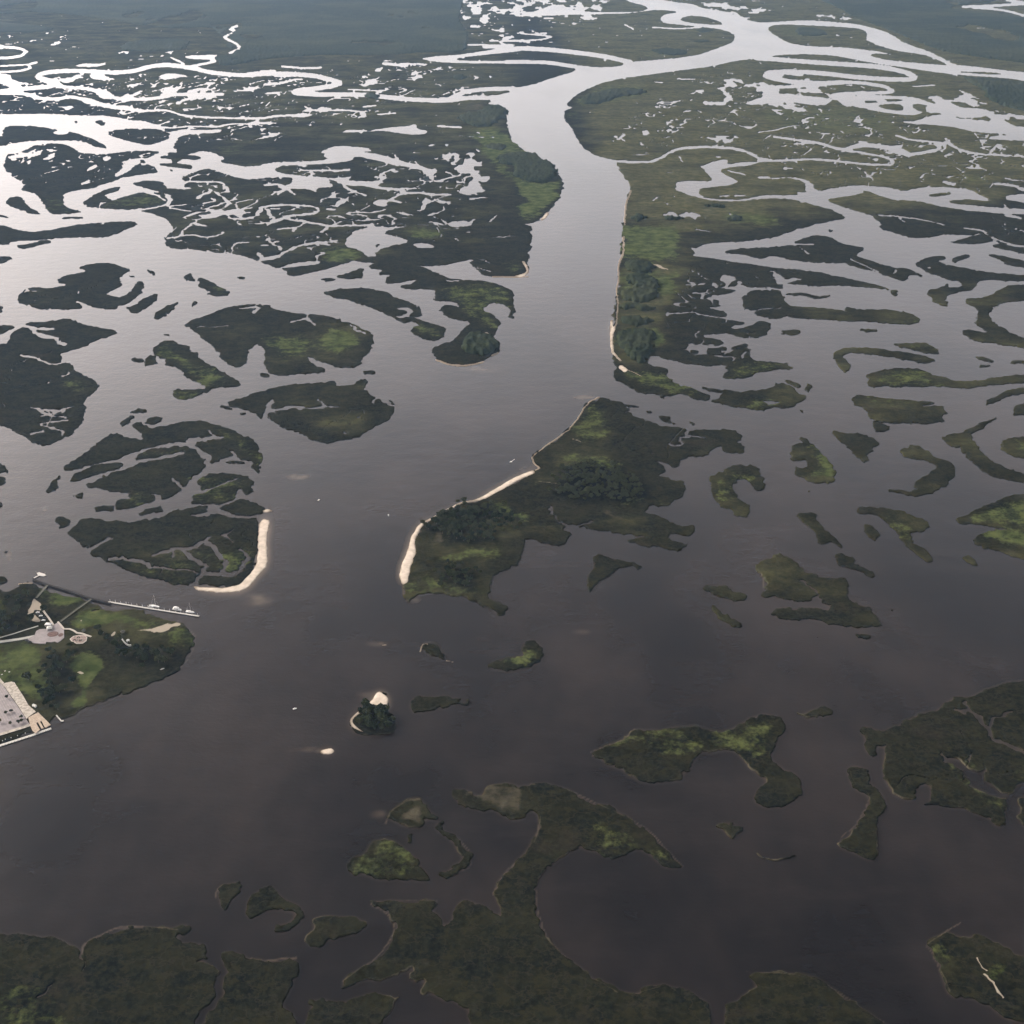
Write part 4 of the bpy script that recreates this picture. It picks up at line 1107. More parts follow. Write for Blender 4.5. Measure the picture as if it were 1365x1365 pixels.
zl=1.0+.35*g1*near+.25*fbm(WX/40,WY/40,2,31)
rim=np.clip((.93-box(Fl,2))*3,0,1)*np.clip((gy-760)/200,0,1)*fbm(WX/40,WY/40,3,808)*1.5
veg=np.stack([Z['g'],Z['o'],np.maximum(Z['t'],rim*.75*np.clip(noise(WX/26,WY/26,818)*2.4-.7,0,1)),np.ones_like(Z['t'])],2)
solids(Fland,zl,.75,-1.,{'veg':veg,'bare':Z['s']},M_LAND,'marsh_island','structure',60,'marsh_islets')
wet=np.clip((box(Fs,2)-.40)*2.4+(fbm(WX/9,WY/9,3,909)-.5)*.9,0,1)
solids(Fs,.25+.9*np.clip(box(Fs,2)-.5,0,1)*2*.5+.1*g1,.12,-1.,{'wet':wet},M_SAND,'beach','structure',14,'sand_patches')
cb=noise(WX/9,WY/9,61); cb2=noise(WX/4,WY/4,62); eb=np.clip((box(Ff,2)-.5)*2,0,1)
zf=2.0+5*eb*np.clip(4.2-MPP,.25,1)+(5*cb*cb+2.5*cb2)*np.clip(4.5-MPP,.4,1.1)
solids(Ff,zf,1.4,0.2,{},M_WOOD,'woodland','stuff',40,'shrub_thicket')
# ------------------------------------------------------------------ water sheet (attribute: how shallow)
wst=2
sh=np.maximum(Z['mud']*.45,np.maximum(box(box(Fs,5),6)*1.3, box(box(Fl,2),4)*.55*np.clip((gy-480)/420,0,1)))
for (x,y,rx,ry,a) in [(397,636,17,4,.9),(418,619,14,3,.35),(503,859,16,4,.55),(508,858,5,1.5,.9),(405,999,26,5,.35),(430,1001,12,4,.6),(497,932,22,10,.6),(12,742,6,12,.4),(60,679,5,5,.4),(690,612,6,2,.3),(345,800,24,10,.5),(780,530,20,5,.5),(640,492,30,5,.5),(700,628,14,8,.4),(552,800,12,8,.4),(250,850,18,26,.25),(200,905,40,10,.2),(775,842,14,4,.35),(505,1085,14,8,.4),(1110,960,30,6,.2),(150,700,6,30,.1)]:
    d=((gx-x)/rx)**2+((gy-y)/ry)**2; sh=np.maximum(sh,a*.75*np.exp(-d)*(0.3+1.3*fbm(WX/14,WY/9,2,88)))
sub=np.ix_(range(0,NY,wst),range(0,NX,wst)); sx=WX[sub]; sy=WY[sub]; ss=sh[sub]
h_,w_=sx.shape; V=np.stack([sx.ravel(),sy.ravel(),np.zeros(h_*w_)],1)
idx=np.arange(h_*w_).reshape(h_,w_)
q=np.stack([idx[1:,:-1],idx[1:,1:],idx[:-1,1:],idx[:-1,:-1]],-1).reshape(-1,4)
R=40000.; corners=np.array([[-R,R,0],[R,R,0],[R,-2000.,0],[-R,-2000.,0]])
n0=len(V); V=np.concatenate([V,corners]); TL,TR,BR,BL=idx[0,0],idx[0,-1],idx[-1,-1],idx[-1,0]
ring=np.array([[n0+0,TL,TR,n0+1],[n0+1,TR,BR,n0+2],[n0+2,BR,BL,n0+3],[n0+3,BL,TL,n0+0]])
q=np.concatenate([q,ring]); 
o=npmesh('water',V,q.ravel(),np.full(len(q),4),M_WATER,{'shoal':np.concatenate([ss.ravel(),np.zeros(4)])}); tag(o,kind='structure')
# low country running on to the horizon beyond the traced marsh
x1,y1=p2w([X0,X1],[Y0-1,Y0-1]); yb=float(y1[0])
V=np.array([[-R+10,yb,2.2],[R-10,yb,2.2],[R-10,R-10,2.2],[-R+10,R-10,2.2],[-R+10,yb,-1],[R-10,yb,-1]])
o=npmesh('ground',V,np.array([0,1,2,3,4,5,1,0]),np.array([4,4]),M_WOOD); tag(o,kind='structure')
# ------------------------------------------------------------------ small builders
class MB:
    def __init__(s): s.v=[]; s.f=[]
    def box(s,x0,x1,y0,y1,z0,z1,tx=0,ty=0):
        n=len(s.v); s.v+=[(x0,y0,z0),(x1,y0,z0),(x1,y1,z0),(x0,y1,z0),(x0+tx,y0+ty,z1),(x1-tx,y0+ty,z1),(x1-tx,y1-ty,z1),(x0+tx,y1-ty,z1)]
        s.f+=[tuple(n+i for i in q) for q in ((0,3,2,1),(4,5,6,7),(0,1,5,4),(1,2,6,5),(2,3,7,6),(3,0,4,7))]; return s
    def cyl(s,a,b,r0,r1=None,k=8):
        r1=r0 if r1 is None else r1
        ax=np.array(b,float)-np.array(a,float); L=np.linalg.norm(ax); ax/=L
        u=np.cross(ax,[0,0,1.]) if abs(ax[2])<.9 else np.cross(ax,[1.,0,0]); u/=np.linalg.norm(u); v=np.cross(ax,u); n=len(s.v)
        for c_,r in ((a,r0),(b,r1)):
            for i in range(k):
                t=2*math.pi*i/k; s.v.append(tuple(np.array(c_)+r*(math.cos(t)*u+math.sin(t)*v)))
        for i in range(k):
            j=(i+1)%k; s.f.append((n+i,n+j,n+k+j,n+k+i))
        s.f.append(tuple(n+i for i in range(k))[::-1]); s.f.append(tuple(n+k+i for i in range(k))); return s
    def prism(s,poly,z0,z1):
        poly=[tuple(p) for p in poly]
        ar=sum(poly[i][0]*poly[(i+1)%len(poly)][1]-poly[(i+1)%len(poly)][0]*poly[i][1] for i in range(len(poly)))
        if ar<0: poly=poly[::-1]
        n=len(s.v); k=len(poly)
        s.v+=[(x,y,z0) for x,y in poly]+[(x,y,z1) for x,y in poly]
        s.f.append(tuple(n+k+i for i in range(k))); s.f.append(tuple(n+i for i in range(k))[::-1])
        for i in range(k): j=(i+1)%k; s.f.append((n+i,n+j,n+k+j,n+k+i))
        return s
    def dome(s,cx,cy,z,rx,ry,rz,k=12,m_=4):
        n=len(s.v)
        for a in range(m_):
            t=a/m_*math.pi/2
            for i in range(k):
                u=2*math.pi*i/k; s.v.append((cx+rx*math.cos(t)*math.cos(u),cy+ry*math.cos(t)*math.sin(u),z+rz*math.sin(t)))
        s.v.append((cx,cy,z+rz)); top=len(s.v)-1
        for a in range(m_-1):
            for i in range(k):
                j=(i+1)%k; s.f.append((n+a*k+i,n+a*k+j,n+(a+1)*k+j,n+(a+1)*k+i))
        for i in range(k): s.f.append((n+(m_-1)*k+i,n+(m_-1)*k+(i+1)%k,top))
        return s
    def build(s,name,m,parent=None):
        me=D.meshes.new(name); me.from_pydata([tuple(map(float,v)) for v in s.v],[],s.f); me.materials.append(m); me.update()
        o=D.objects.new(name,me); COL.objects.link(o)
        if parent: o.parent=parent
        return o
def W(tagxy,z=0.):
    p=pts(tagxy.split()); x,y=p2w(p[:,0],p[:,1],z); return [(float(a),float(b)) for a,b in zip(x,y)]
def empty(name,x,y,z=0,rz=0):
    o=D.objects.new(name,None); COL.objects.link(o); o.location=(x,y,z); o.rotation_euler=(0,0,rz); o.empty_display_size=1; return o
def ribbon(mb,P,w,z0,z1):
    P=[np.array(p) for p in P]; L=[];Rr=[]
    for i in range(len(P)):
        d=P[min(i+1,len(P)-1)]-P[max(i-1,0)]; d=d/np.linalg.norm(d); n=np.array([-d[1],d[0]])*w/2
        L.append(P[i]+n); Rr.append(P[i]-n)
    for i in range(len(P)-1): mb.prism([L[i],L[i+1],Rr[i+1],Rr[i]],z0,z1)
    return mb
# ------------------------------------------------------------------ trees
def crown_mesh(seed,r=4.6,hgt=5.4,base=2.6,n=420,open_=0.):
    R_=random.Random(seed); mb=MB()
    lobes=[(0,0,base+hgt*.5,r*.62)]
    for i in range(9):
        a=R_.uniform(0,6.28); d=r*R_.uniform(.35,.62); lobes.append((d*math.cos(a),d*math.sin(a),base+hgt*R_.uniform(.25,.78),r*R_.uniform(.30,.46)))
    for lx,ly,lz,lr in lobes:   # leafy core so sky does not show right through
        k=7
        n0=len(mb.v)
        for a in range(1,4):
            t=a/4*math.pi
            for i in range(k):
                u=6.283*i/k+a*.4; q=lr*.74*R_.uniform(.8,1.15)
                mb.v.append((lx+q*math.sin(t)*math.cos(u),ly+q*math.sin(t)*math.sin(u),lz+q*.8*math.cos(t)))
        mb.v.append((lx,ly,lz+lr*.62)); mb.v.append((lx,ly,lz-lr*.6)); tp=len(mb.v)-2; bt=tp+1
        for a in range(2):
            for i in range(k): j=(i+1)%k; mb.f.append((n0+a*k+i,n0+(a+1)*k+i,n0+(a+1)*k+j,n0+a*k+j))
        for i in range(k): j=(i+1)%k; mb.f.append((tp,n0+i,n0+j)); mb.f.append((bt,n0+2*k+j,n0+2*k+i))
    for i in range(n):          # leaf sprays over every lobe
        lx,ly,lz,lr=R_.choice(lobes)
        a=R_.uniform(0,6.28); c_=R_.uniform(-.35,1); s_=math.sqrt(1-c_*c_); q=lr*R_.uniform(.75,1.12)
        x,y,z=lx+q*s_*math.cos(a),ly+q*s_*math.sin(a),lz+q*.85*c_
        sz=R_.uniform(.35,.8); n_=np.array([R_.gauss(0,1),R_.gauss(0,1),R_.gauss(.6,1)]); n_/=np.linalg.norm(n_)
        u=np.cross(n_,[0.3,1,.2]); u/=np.linalg.norm(u); v=np.cross(n_,u); k=len(mb.v); c0=np.array([x,y,z])
        for su,sv in ((-1,-.5),(0,-1),(1,-.3),(.6,.8),(-.5,1)): mb.v.append(tuple(c0+u*su*sz+v*sv*sz))
        mb.f.append((k,k+1,k+2,k+3,k+4))
    me=D.meshes.new('crown'); me.from_pydata([tuple(map(float,v)) for v in mb.v],[],mb.f); me.materials.append(M_LEAF); me.update(); return me
CROWNS=[crown_mesh(s,r=rnd.uniform(4.0,5.0),hgt=rnd.uniform(4.8,7)) for s in range(7)]
def trunk_mesh(h=4.2):
    mb=MB(); mb.cyl((0,0,-.6),(.1,.05,h),.30,.16,7)
    for a,r,z in ((0.4,1.9,5.2),(2.5,1.7,5.6),(4.4,2.0,5.0)): mb.cyl((.05,.02,h*.6),(r*math.cos(a),r*math.sin(a),z),.13,.05,5)
    me=D.meshes.new('trunk'); me.from_pydata([tuple(map(float,v)) for v in mb.v],[],mb.f); me.materials.append(M_BARK); me.update(); return me
TRUNK=trunk_mesh()
def tree(name,x,y,s,label,cat='tree',group=None,z=.9,cm=None,m=None,sz=1.):
    r=empty(name,x,y,z,rnd.uniform(0,6.28)); r.scale=(s,s,s*sz*rnd.uniform(.85,1.15)); tag(r,label,cat,group)
    t=D.objects.new('trunk',TRUNK); COL.objects.link(t); t.parent=r
    c_=D.objects.new('crown',cm or rnd.choice(CROWNS)); COL.objects.link(c_); c_.parent=r
    return r
ZT=[ln.split()[1:] for ln in TREE_TXT.strip().splitlines()]
GRP=[('woodland tree in the big dark grove in the middle of the central island','trees of the middle grove on the central island'),
('woodland tree in the long grove behind the curved sandy beach of the central island','trees behind the curved beach of the central island'),
('tree in the small round grove near the south tip of the central island','trees of the small south grove on the central island'),
('park tree in the dark belt between the lawn and the lime green clearing','trees in the belt beside the park lawn'),
('tree in the thicket on the park point below the long pale pier','trees in the thicket on the park point'),
('tree in the dark wood left of the sandy car park','trees left of the sandy car park'),
('tree in the clump between the sandy car park and the second boardwalk','trees between the car park and boardwalk'),
('tree in the hedge line right of the reddish oval garden bed','trees right of the oval garden bed'),
('tree standing in the green marsh between pier and sandy track','trees in the green marsh behind the pier'),
('low tree on the dark bank at the far left end of the breakwater','trees on the bank beside the breakwater'),
('low bushy tree on the tiny sand rimmed islet below mid river','trees on the tiny sand rimmed islet')]
cand=[]
for zi,tk in enumerate(ZT):
    pp=pts(tk); wx,wy=p2w(pp[:,0],pp[:,1]); P_=list(zip(wx,wy)); sp=7.6 if zi<3 else (8.2 if zi<10 else 5.2)
    xs=np.arange(wx.min()-14,wx.max()+14,sp); ys=np.arange(wy.min()-14,wy.max()+14,sp*.87)
    for j,yy in enumerate(ys):
        for xx in xs:
            x=xx+(j%2)*sp/2+rnd.uniform(-.34,.34)*sp; y=yy+rnd.uniform(-.34,.34)*sp
            ins_=False; jx,jy=rnd.gauss(0,(6.5 if zi<3 else 4) if zi<10 else 2),rnd.gauss(0,(6.5 if zi<3 else 4) if zi<10 else 2)
            for i in range(len(P_)):
                (xa,ya),(xb,yb_)=P_[i],P_[i-1]
                if (ya>y+jy)!=(yb_>y+jy) and x+jx<(xb-xa)*(y+jy-ya)/(yb_-ya)+xa: ins_=not ins_
            if ins_ and rnd.random()<(.9 if zi in(0,1,2) else .8)*(.45+.75*float(noise(np.array([x/22.]),np.array([y/22.]),5)[0])): cand.append((math.hypot(x,y),zi,x,y,rnd.uniform(.55,1.3)))
cand.sort()
print('TREES',len(cand))
for d_,zi,x,y,s in cand[:288]: tree('tree',x,y,s,GRP[zi][0],'tree',GRP[zi][1])
if len(cand)>288:   # the farther ones of the same groves, as one mass
    vs=[];fs=[];n=0
    for d_,zi,x,y,s in cand[288:]:
        me=rnd.choice(CROWNS); k=len(me.vertices); co=np.empty(k*3,np.float32); me.vertices.foreach_get('co',co); co=co.reshape(-1,3)
        a=rnd.uniform(0,6.28); ca,sa=math.cos(a),math.sin(a)
        vs.append(np.stack([(co[:,0]*ca-co[:,1]*sa)*s+x,(co[:,0]*sa+co[:,1]*ca)*s+y,co[:,2]*s+.9],1))
        lp=np.empty(len(me.loops),np.int32); me.loops.foreach_get('vertex_index',lp); ls=np.empty(len(me.polygons),np.int32); me.polygons.foreach_get('loop_total',ls)
        fs.append((lp+n,ls)); n+=k
    o=npmesh('woodland',np.concatenate(vs),np.concatenate([f[0] for f in fs]),np.concatenate([f[1] for f in fs]),M_LEAF); tag(o,kind='stuff')
def one(t): return W(t)[0]
x,y=one('F7 370,460'); tree('tree',x,y,1.35,'lone round tree on the lawn beside the paved quay corner','tree')
SM=crown_mesh(99,2.6,3.0,1.6,140)
for n_,(t,lab) in enumerate([('F7 88,905','small dark tree on the quay lot, left one of the close pair'),('F7 150,888','small dark tree on the quay lot, right one of the close pair'),('F7 285,960','small tree on the quay lot nearest the timber deck'),('F7 248,1035','largest planted tree on the quay lot above the waterfront strip'),('F7 292,1012','small tree close beside the largest planted tree on the quay lot'),('F7 148,1050','low round tree alone in the middle of the quay lot near the water'),('F7 100,705','small tree standing alone towards the top of the quay lot'),('F7 8,1020','small tree on the quay lot at the left edge of the picture')]):
    x,y=one(t); tree('small_tree',x,y,.85,lab,'tree',z=1.9,cm=SM)
for t,s,lab in [('F1 965,985',.75,'pale grey leafy tree above the reddish oval garden bed'),('F2 310,590',.8,'pale grey leafy tree at the top of the curved white garden wall'),('F2 60,600',.5,'small pale bush left of the bare sandy patch in the park')]:
    me=crown_mesh(int(s*1000),4.2,4.2,1.5,260); me.materials.clear(); me.materials.append(M_PALE)
    x,y=one(t); tree('pale_tree',x,y,s,lab,'tree',cm=me)
# ------------------------------------------------------------------ park paving, roads and quay
def slab(name,t,z0,z1,m): o=MB().prism(W(t),z0,z1).build(name,m); tag(o,kind='structure'); return o
slab('parking_lot','F7 -900,100 0,495 62,560 150,690 250,830 350,985 400,1060 300,1095 0,1190 -900,1480',-1,1.9,M_ASPH)
a0,a1,c0,c1=[np.array(one(t)) for t in ('F7 40,520','F7 395,1050','F7 -900,640','F7 -900,1440')]
mb=MB()
for i in range(1,34):
    t=i/34; p0=a0+(c0-a0)*t; p1=a1+(c1-a1)*t; ribbon(mb,[p0*.93+p1*.07,p1*.80+p0*.20],.16,1.88,1.906)
tag(mb.build('parking_markings',M_RIM),kind='structure')
slab('pavement','F7 -40,400 0,440 62,510 150,490 192,500 250,590 312,685 370,790 470,880 375,945 350,975 255,825 155,685 66,556 0,490 -40,470',-1,2.05,M_CONC)
mb=MB(); ribbon(mb,W('F7 -900,1465 0,1178 300,1085 400,1052'),4.5,1.95,2.0); tag(mb.build('quay_path',M_CONC),kind='structure')
slab('quay_terrace','F7 -900,1520 0,1205 300,1112 405,1078 430,1150 0,1290 -900,1580',-1,.9,M_DARKW)
o=MB().prism(W('F7 372,958 500,890 662,1050 600,1085 588,1085 545,1000 523,1008 572,1092 545,1102 497,1018 473,1027 522,1112 470,1162 428,1130 398,1062'),1.2,2.15).build('deck_planks',M_DECK)
x,y=one('F7 500,1000'); dk=empty('timber_deck',x,y,0); o.parent=dk; o.location=(-x,-y,0); tag(dk,'tan timber deck with two dark slots at the quay corner','deck')
mb=MB()
for t in ('F7 425,1140','F7 470,1160','F7 540,1105','F7 590,1088','F7 660,1050','F7 620,1010','F7 580,970'):
    a,b_=one(t); mb.cyl((a,b_,-3),(a,b_,1.3),.3)
p_=mb.build('piling',M_DARKW,dk); p_.location=(-x,-y,0)
P_=W('F7 -900,1585 0,1312 200,1248 430,1175 560,1125 668,1090'); x,y=P_[2]
fd=empty('quay_walkway',x,y,0); tag(fd,'long pale floating walkway along the edge of the quay','walkway')
mb=MB(); ribbon(mb,[(a-x,b_-y) for a,b_ in P_],3.4,.5,1.0); mb.build('walkway_deck',M_FLOAT,fd)
mb=MB()
for i in range(26):
    t=i/25; k=min(int(t*5),4); u=t*5-k; a=P_[k][0]*(1-u)+P_[k+1][0]*u; b_=P_[k][1]*(1-u)+P_[k+1][1]*u
    mb.cyl((a-x,b_-y-2.0,-3),(a-x,b_-y-2.0,2.2),.22,k=6)
mb.build('piling',M_GREYW,fd)
for i,(t,l) in enumerate([('F7 40,1265','rightmost but four'),('F7 75,1245',''),('F7 150,1225',''),('F7 235,1197',''),('F7 335,1165','')]):
    x,y=one(t); r=empty('mooring_post',x,y,0); tag(r,'white topped mooring post in the dark basin behind the quay walkway','post','white topped mooring posts behind the quay walkway')
    MB().cyl((0,0,-2),(0,0,2.4),.3,k=8).build('post',M_GREYW,r); MB().cyl((0,0,2.4),(0,0,3.4),.42,.1,8).build('cap',M_WHITE,r)
# lawn shed beside quay
x,y=one('F7 455,808'); r=empty('shed',x,y,1.2,-.5); tag(r,'small white shed at the lawn corner above the timber deck','shed')
MB().box(-2.4,2.4,-1.2,1.2,-.3,2.0).build('wall',M_WHITE,r); MB().box(-2.7,2.7,-1.5,1.5,2.0,2.8,.2,1.3).build('roof',M_ROOF,r); MB().box(-.5,.5,-1.26,-1.2,0,1.7).build('door',M_GREYW,r)
for t,l in [('F7 30,395','picnic table on the lawn nearest the quay lot corner'),('F7 70,350','middle one of the three picnic tables on the lawn'),('F7 125,362','picnic table on the lawn farthest from the quay lot')]:
    x,y=one(t); r=empty('picnic_table',x,y,1.25,.4); tag(r,'pale '+l,'table')
    MB().box(-1,1,-.4,.4,.72,.8).build('tabletop',M_FLOAT,r); MB().box(-1,1,-.95,-.6,.42,.48).build('bench_seat',M_FLOAT,r); MB().box(-1,1,.6,.95,.42,.48).build('bench_seat',M_FLOAT,r)
    MB().box(-.8,-.7,-.8,.8,0,.72).box(.7,.8,-.8,.8,0,.72).build('leg',M_GREYW,r)
# finger dock
P_=W('F7 730,915 800,998'); x,y=P_[0]; r=empty('finger_dock',x,y,0); tag(r,'narrow L shaped wooden dock with pale deck beside the quay','dock')
d=(P_[1][0]-x,P_[1][1]-y); q2=one('F7 828,992'); mb=MB(); ribbon(mb,[(0,0),d],1.5,.9,1.3); ribbon(mb,[(d[0]-.6,d[1]),(q2[0]-x,q2[1]-y)],2.0,.88,1.28); mb.build('dock_deck',M_FLOAT,r)
mb=MB()
for i in range(6): mb.cyl((d[0]*i/5,d[1]*i/5-.9,-2.5),(d[0]*i/5,d[1]*i/5-.9,1.9),.22,k=6)
mb.build('piling',M_DARKW,r)
# road, paths, paved circle, beds
def road(name,t,w,z,m): mb=MB(); ribbon(mb,W(t),w,z-.8,z); o=mb.build(name,m); tag(o,kind='structure')
road('road','F1 -900,1200 -400,1150 0,1095 90,1082 190,1062 300,1040',4.6,2.0,M_ROAD)
road('footpath','F1 -300,1090 0,1005 150,955 330,900',1.6,1.9,M_ROAD)
road('footpath','F1 395,680 470,780 545,890 560,930',2.2,1.95,M_RIM)
slab('paved_circle','F1 300,975 350,948 420,945 470,960 560,880 615,845 655,900 690,960 692,1065 640,1110 600,1135 560,1120 510,1130 440,1125 430,1150 340,1150 255,1140 215,1110 180,1085 280,1030',.2,2.04,M_PAVE.copy() if 0 else M_ASPH)
road('garden_wall_kerb','F1 605,845 690,945 770,945 830,970 870,1000 950,1010 1000,1030 1070,1055',2.2,2.35,M_RIM)
slab('kerb','F1 770,1085 800,1125 870,1152 950,1148 1005,1110 1015,1060 980,1030 900,1030 820,1045',.2,2.1,M_RIM)
slab('garden_bed','F1 785,1085 810,1115 870,1140 945,1137 992,1105 1002,1062 970,1040 900,1040 830,1052',.2,2.3,M_PAVE)
mb=MB(); 
x,y=one('F1 535,1018'); mb=MB(); mb.prism([(x+7*math.cos(a*.35),y+5.6*math.sin(a*.35)) for a in range(18)],.2,2.3); tag(mb.build('garden_bed',M_MULCH),kind='structure')
x,y=one('F1 645,1030'); mb=MB(); mb.prism([(x+3*math.cos(a*.35),y+3.6*math.sin(a*.35)) for a in range(18)],.2,2.25); tag(mb.build('garden_bed',M_MULCH),kind='structure')
for i in range(26):   # clipped shrubs on the oval bed
    a=rnd.uniform(0,6.28); q_=math.sqrt(rnd.random()); 
    x,y=one('F1 %.1f,%.1f'%(893+85*q_*math.cos(a),1088+38*q_*math.sin(a)))
    o=MB().dome(0,0,0,rnd.uniform(.6,1.1),rnd.uniform(.6,1.1),rnd.uniform(.5,.9),8,3).build('shrub',rnd.choice([M_PALE,M_LEAF,M_MULCH])); o.location=(x,y,2.2)
    tag(o,'low rounded shrub on the reddish oval garden bed','shrub','shrubs on the oval garden bed')
# curved white garden wall with small dome
P_=W('F2 285,625 300,670 325,705 355,735 385,752 412,748'); x,y=P_[0]; r=empty('curved_wall',x,y,1.0); tag(r,'curved white garden wall among dark trees on the point','wall')
mb=MB(); ribbon(mb,[(a-x,b_-y) for a,b_ in P_],1.1,0,2.6); mb.build('wall_run',M_ROOF,r)
x,y=one('F2 375,700'); r=empty('garden_shelter',x,y,1.0); tag(r,'small round white shelter inside the curved wall on the point','shelter')
MB().dome(0,0,3.0,2.3,2.3,1.2).build('roof',M_WHITE,r)
for k in range(4): MB().cyl((1.8*math.cos(k*1.57),1.8*math.sin(k*1.57),0),(1.8*math.cos(k*1.57),1.8*math.sin(k*1.57),3.1),.15).build('post',M_WHITE,r)
x,y=one('F7 1040,370' if 0 else 'D4 985,650'); r=empty('rowing_boat',x,y,1.3,.6); tag(r,'small pale upturned boat lying on the lower shore of the point','boat')
mb=MB(); mb.dome(0,0,0,2.8,1.0,.8).build('hull',M_FLOAT,r); MB().box(-2.4,2.4,-.06,.06,.5,.82).build('keel',M_GREYW,r)
# pavilions
def pavilion(t,w,d_,h,rz,lab,m):
    x,y=one(t); r=empty('pavilion',x,y,1.6,rz); tag(r,lab,'pavilion')
    MB().box(-w/2-.5,w/2+.5,-d_/2-.5,d_/2+.5,h,h+1.6,w*.32,d_*.42).build('roof',m,r)
    MB().box(-w/2+.6,w/2-.6,-d_/2+.6,d_/2-.6,-.5,h).build('wall',M_GREYW,r)
    for sx in (-1,1):
        for sy in (-1,1): MB().box(sx*w/2-.15,sx*w/2+.15,sy*d_/2-.15,sy*d_/2+.15,-.5,h).build('post',M_WHITE,r)
pavilion('F1 478,897',7.5,4.2,2.8,-.1,'white roofed pavilion at the lower end of the sandy car park',M_WHITE)
pavilion('F1 492,945',6,6,2.6,.3,'pale grey roofed pavilion just below the white roofed one',M_ROOF)
# ------------------------------------------------------------------ cars
def car(t,rz,body,lab,z=1.3):
    x,y=one(t); r=empty('parked_car',x,y,z,rz); tag(r,lab,'car')
    mb=MB(); mb.box(-2.3,2.3,-.92,.92,.3,.85,.06,.04).box(-1.7,1.25,-.84,.84,.85,1.42,.42,.12); o=mb.build('body',body,r)
    mb=MB(); mb.box(-1.5,1.05,-.86,.86,.9,1.28,.28,.08).build('window',M_GLASS,r)
    for sx in (-1.45,1.45):
        for sy in (-.86,.86): MB().cyl((sx,sy-.11,.34),(sx,sy+.11,.34),.34,k=12).build('wheel',M_TYRE,r)
    for sy in (-.6,.6): MB().box(2.28,2.33,sy-.18,sy+.18,.58,.74).build('headlight',M_FLOAT,r)
car('F1 322,712',.25,M_WHITE,'white car on the sandy car park, topmost of the parked row')
car('F1 365,760',.25,M_WHITE,'white car on the sandy car park, second of the parked row')
car('F1 402,822',.1,M_WHITE,'white car on the sandy car park, third of the parked row')
car('F1 295,688',.25,M_CARD,'dark car parked above the topmost white car')
car('F1 345,738',.25,M_CARD,'dark car parked between the topmost and second white cars')
car('F1 415,790',.2,M_CARD,'dark car parked between the second and third white cars')
car('F1 172,1112',.15,M_CARD,'dark car beside the road end at the left of the paved circle',1.9)
car('F1 215,1128',.1,M_CARD,'dark car touching the lower left edge of the paved circle',2.05)
# ------------------------------------------------------------------ breakwater, boardwalks, pier
def lerpP(P,t):
    L=[0]
    for i in range(len(P)-1): L.append(L[-1]+math.dist(P[i],P[i+1]))
    s=t*L[-1]
    for i in range(len(P)-1):
        if s<=L[i+1]+1e-6:
            u=(s-L[i])/(L[i+1]-L[i]); return (P[i][0]*(1-u)+P[i+1][0]*u,P[i][1]*(1-u)+P[i+1][1]*u)
P_=W('F1 252,255 470,335 740,412 1060,522 1340,590'); x,y=P_[0]
r=empty('breakwater',x,y,0); tag(r,'dark timber pile breakwater wall running out from the park shore to the pier','breakwater')
Q=[(a-x,b_-y) for a,b_ in P_]; mb=MB(); ribbon(mb,Q,1.3,-2,2.3); mb.build('wall_panel',M_DARKW,r)
me=MB().cyl((0,0,-3),(0,0,4.0),.36,.32,7); first=None
for i in range(60):
    a,b_=lerpP(Q,i/59)
    if first is None: first=me.build('pile',M_DARKW,r); p_=first
    else: p_=first.copy(); COL.objects.link(p_); p_.parent=r
    p_.location=(a,b_+1.0,rnd.uniform(-.4,.4))
def boardwalk(t,w,lab):
    P_=W(t,1.5); x,y=P_[0]; r=empty('boardwalk',x,y,0); tag(r,lab,'boardwalk'); Q=[(a-x,b_-y) for a,b_ in P_]
    mb=MB(); ribbon(mb,Q,w,1.9,2.2); mb.build('walkway_deck',M_GREYW,r)
    mb=MB(); L=math.dist(Q[0],Q[-1]); n=int(L/6); d=np.array(Q[-1])-np.array(Q[0]); d/=np.linalg.norm(d); nn=np.array([-d[1],d[0]])
    for sd in (-1,1):
        rl=MB(); e=nn*sd*w*.48; ribbon(rl,[(q[0]+e[0],q[1]+e[1]) for q in Q],.14,3.1,3.25); rl.build('handrail',M_GREYW,r)
        for i in range(n+1):
            a,b_=lerpP(Q,i/n); mb.cyl((a+e[0],b_+e[1],-2),(a+e[0],b_+e[1],3.1),.14,k=5)
    mb.build('piling',M_DARKW,r)
boardwalk('F1 468,305 300,500',2.8,'short grey boardwalk from the breakwater to the sandy car park')
boardwalk('F1 1070,515 860,665 640,828',2.4,'long grey boardwalk crossing the green marsh to the middle of the breakwater')
P_=W('F2 130,206 610,285 1232,382'); x,y=P_[0]; r=empty('pier',x,y,0); tag(r,'long straight pale floating pier with boats moored along it','pier'); Q=[(a-x,b_-y) for a,b_ in P_]
mb=MB(); ribbon(mb,Q,2.3,.35,1.0); mb.build('pier_deck',M_FLOAT,r)
mb=MB()
ribbon(mb,[(q[0]-.3,q[1]-1.75) for q in Q],.3,-.1,.75); mb.build('fender',M_DARKW,r)
f0=None
for i in range(17):
    a,b_=lerpP(Q,(i+.3)/16.6)
    if f0 is None: f0=MB().cyl((0,0,-3),(0,0,3.6),.26,.24,7).build('piling',M_METAL,r); p_=f0
    else: p_=f0.copy(); COL.objects.link(p_); p_.parent=r
    p_.location=(a,b_+1.9,0)
for i in range(6):
    a,b_=lerpP(Q,.08+.15*i); MB().cyl((a,b_+1.1,1),(a,b_+1.1,4.8),.09,k=5).build('light_post',M_METAL,r)
P_=W('F1 268,222 350,182'); x,y=P_[1]; r=empty('floating_dock',x,y,0,0); tag(r,'white T shaped floating dock at the left end of the breakwater','dock')
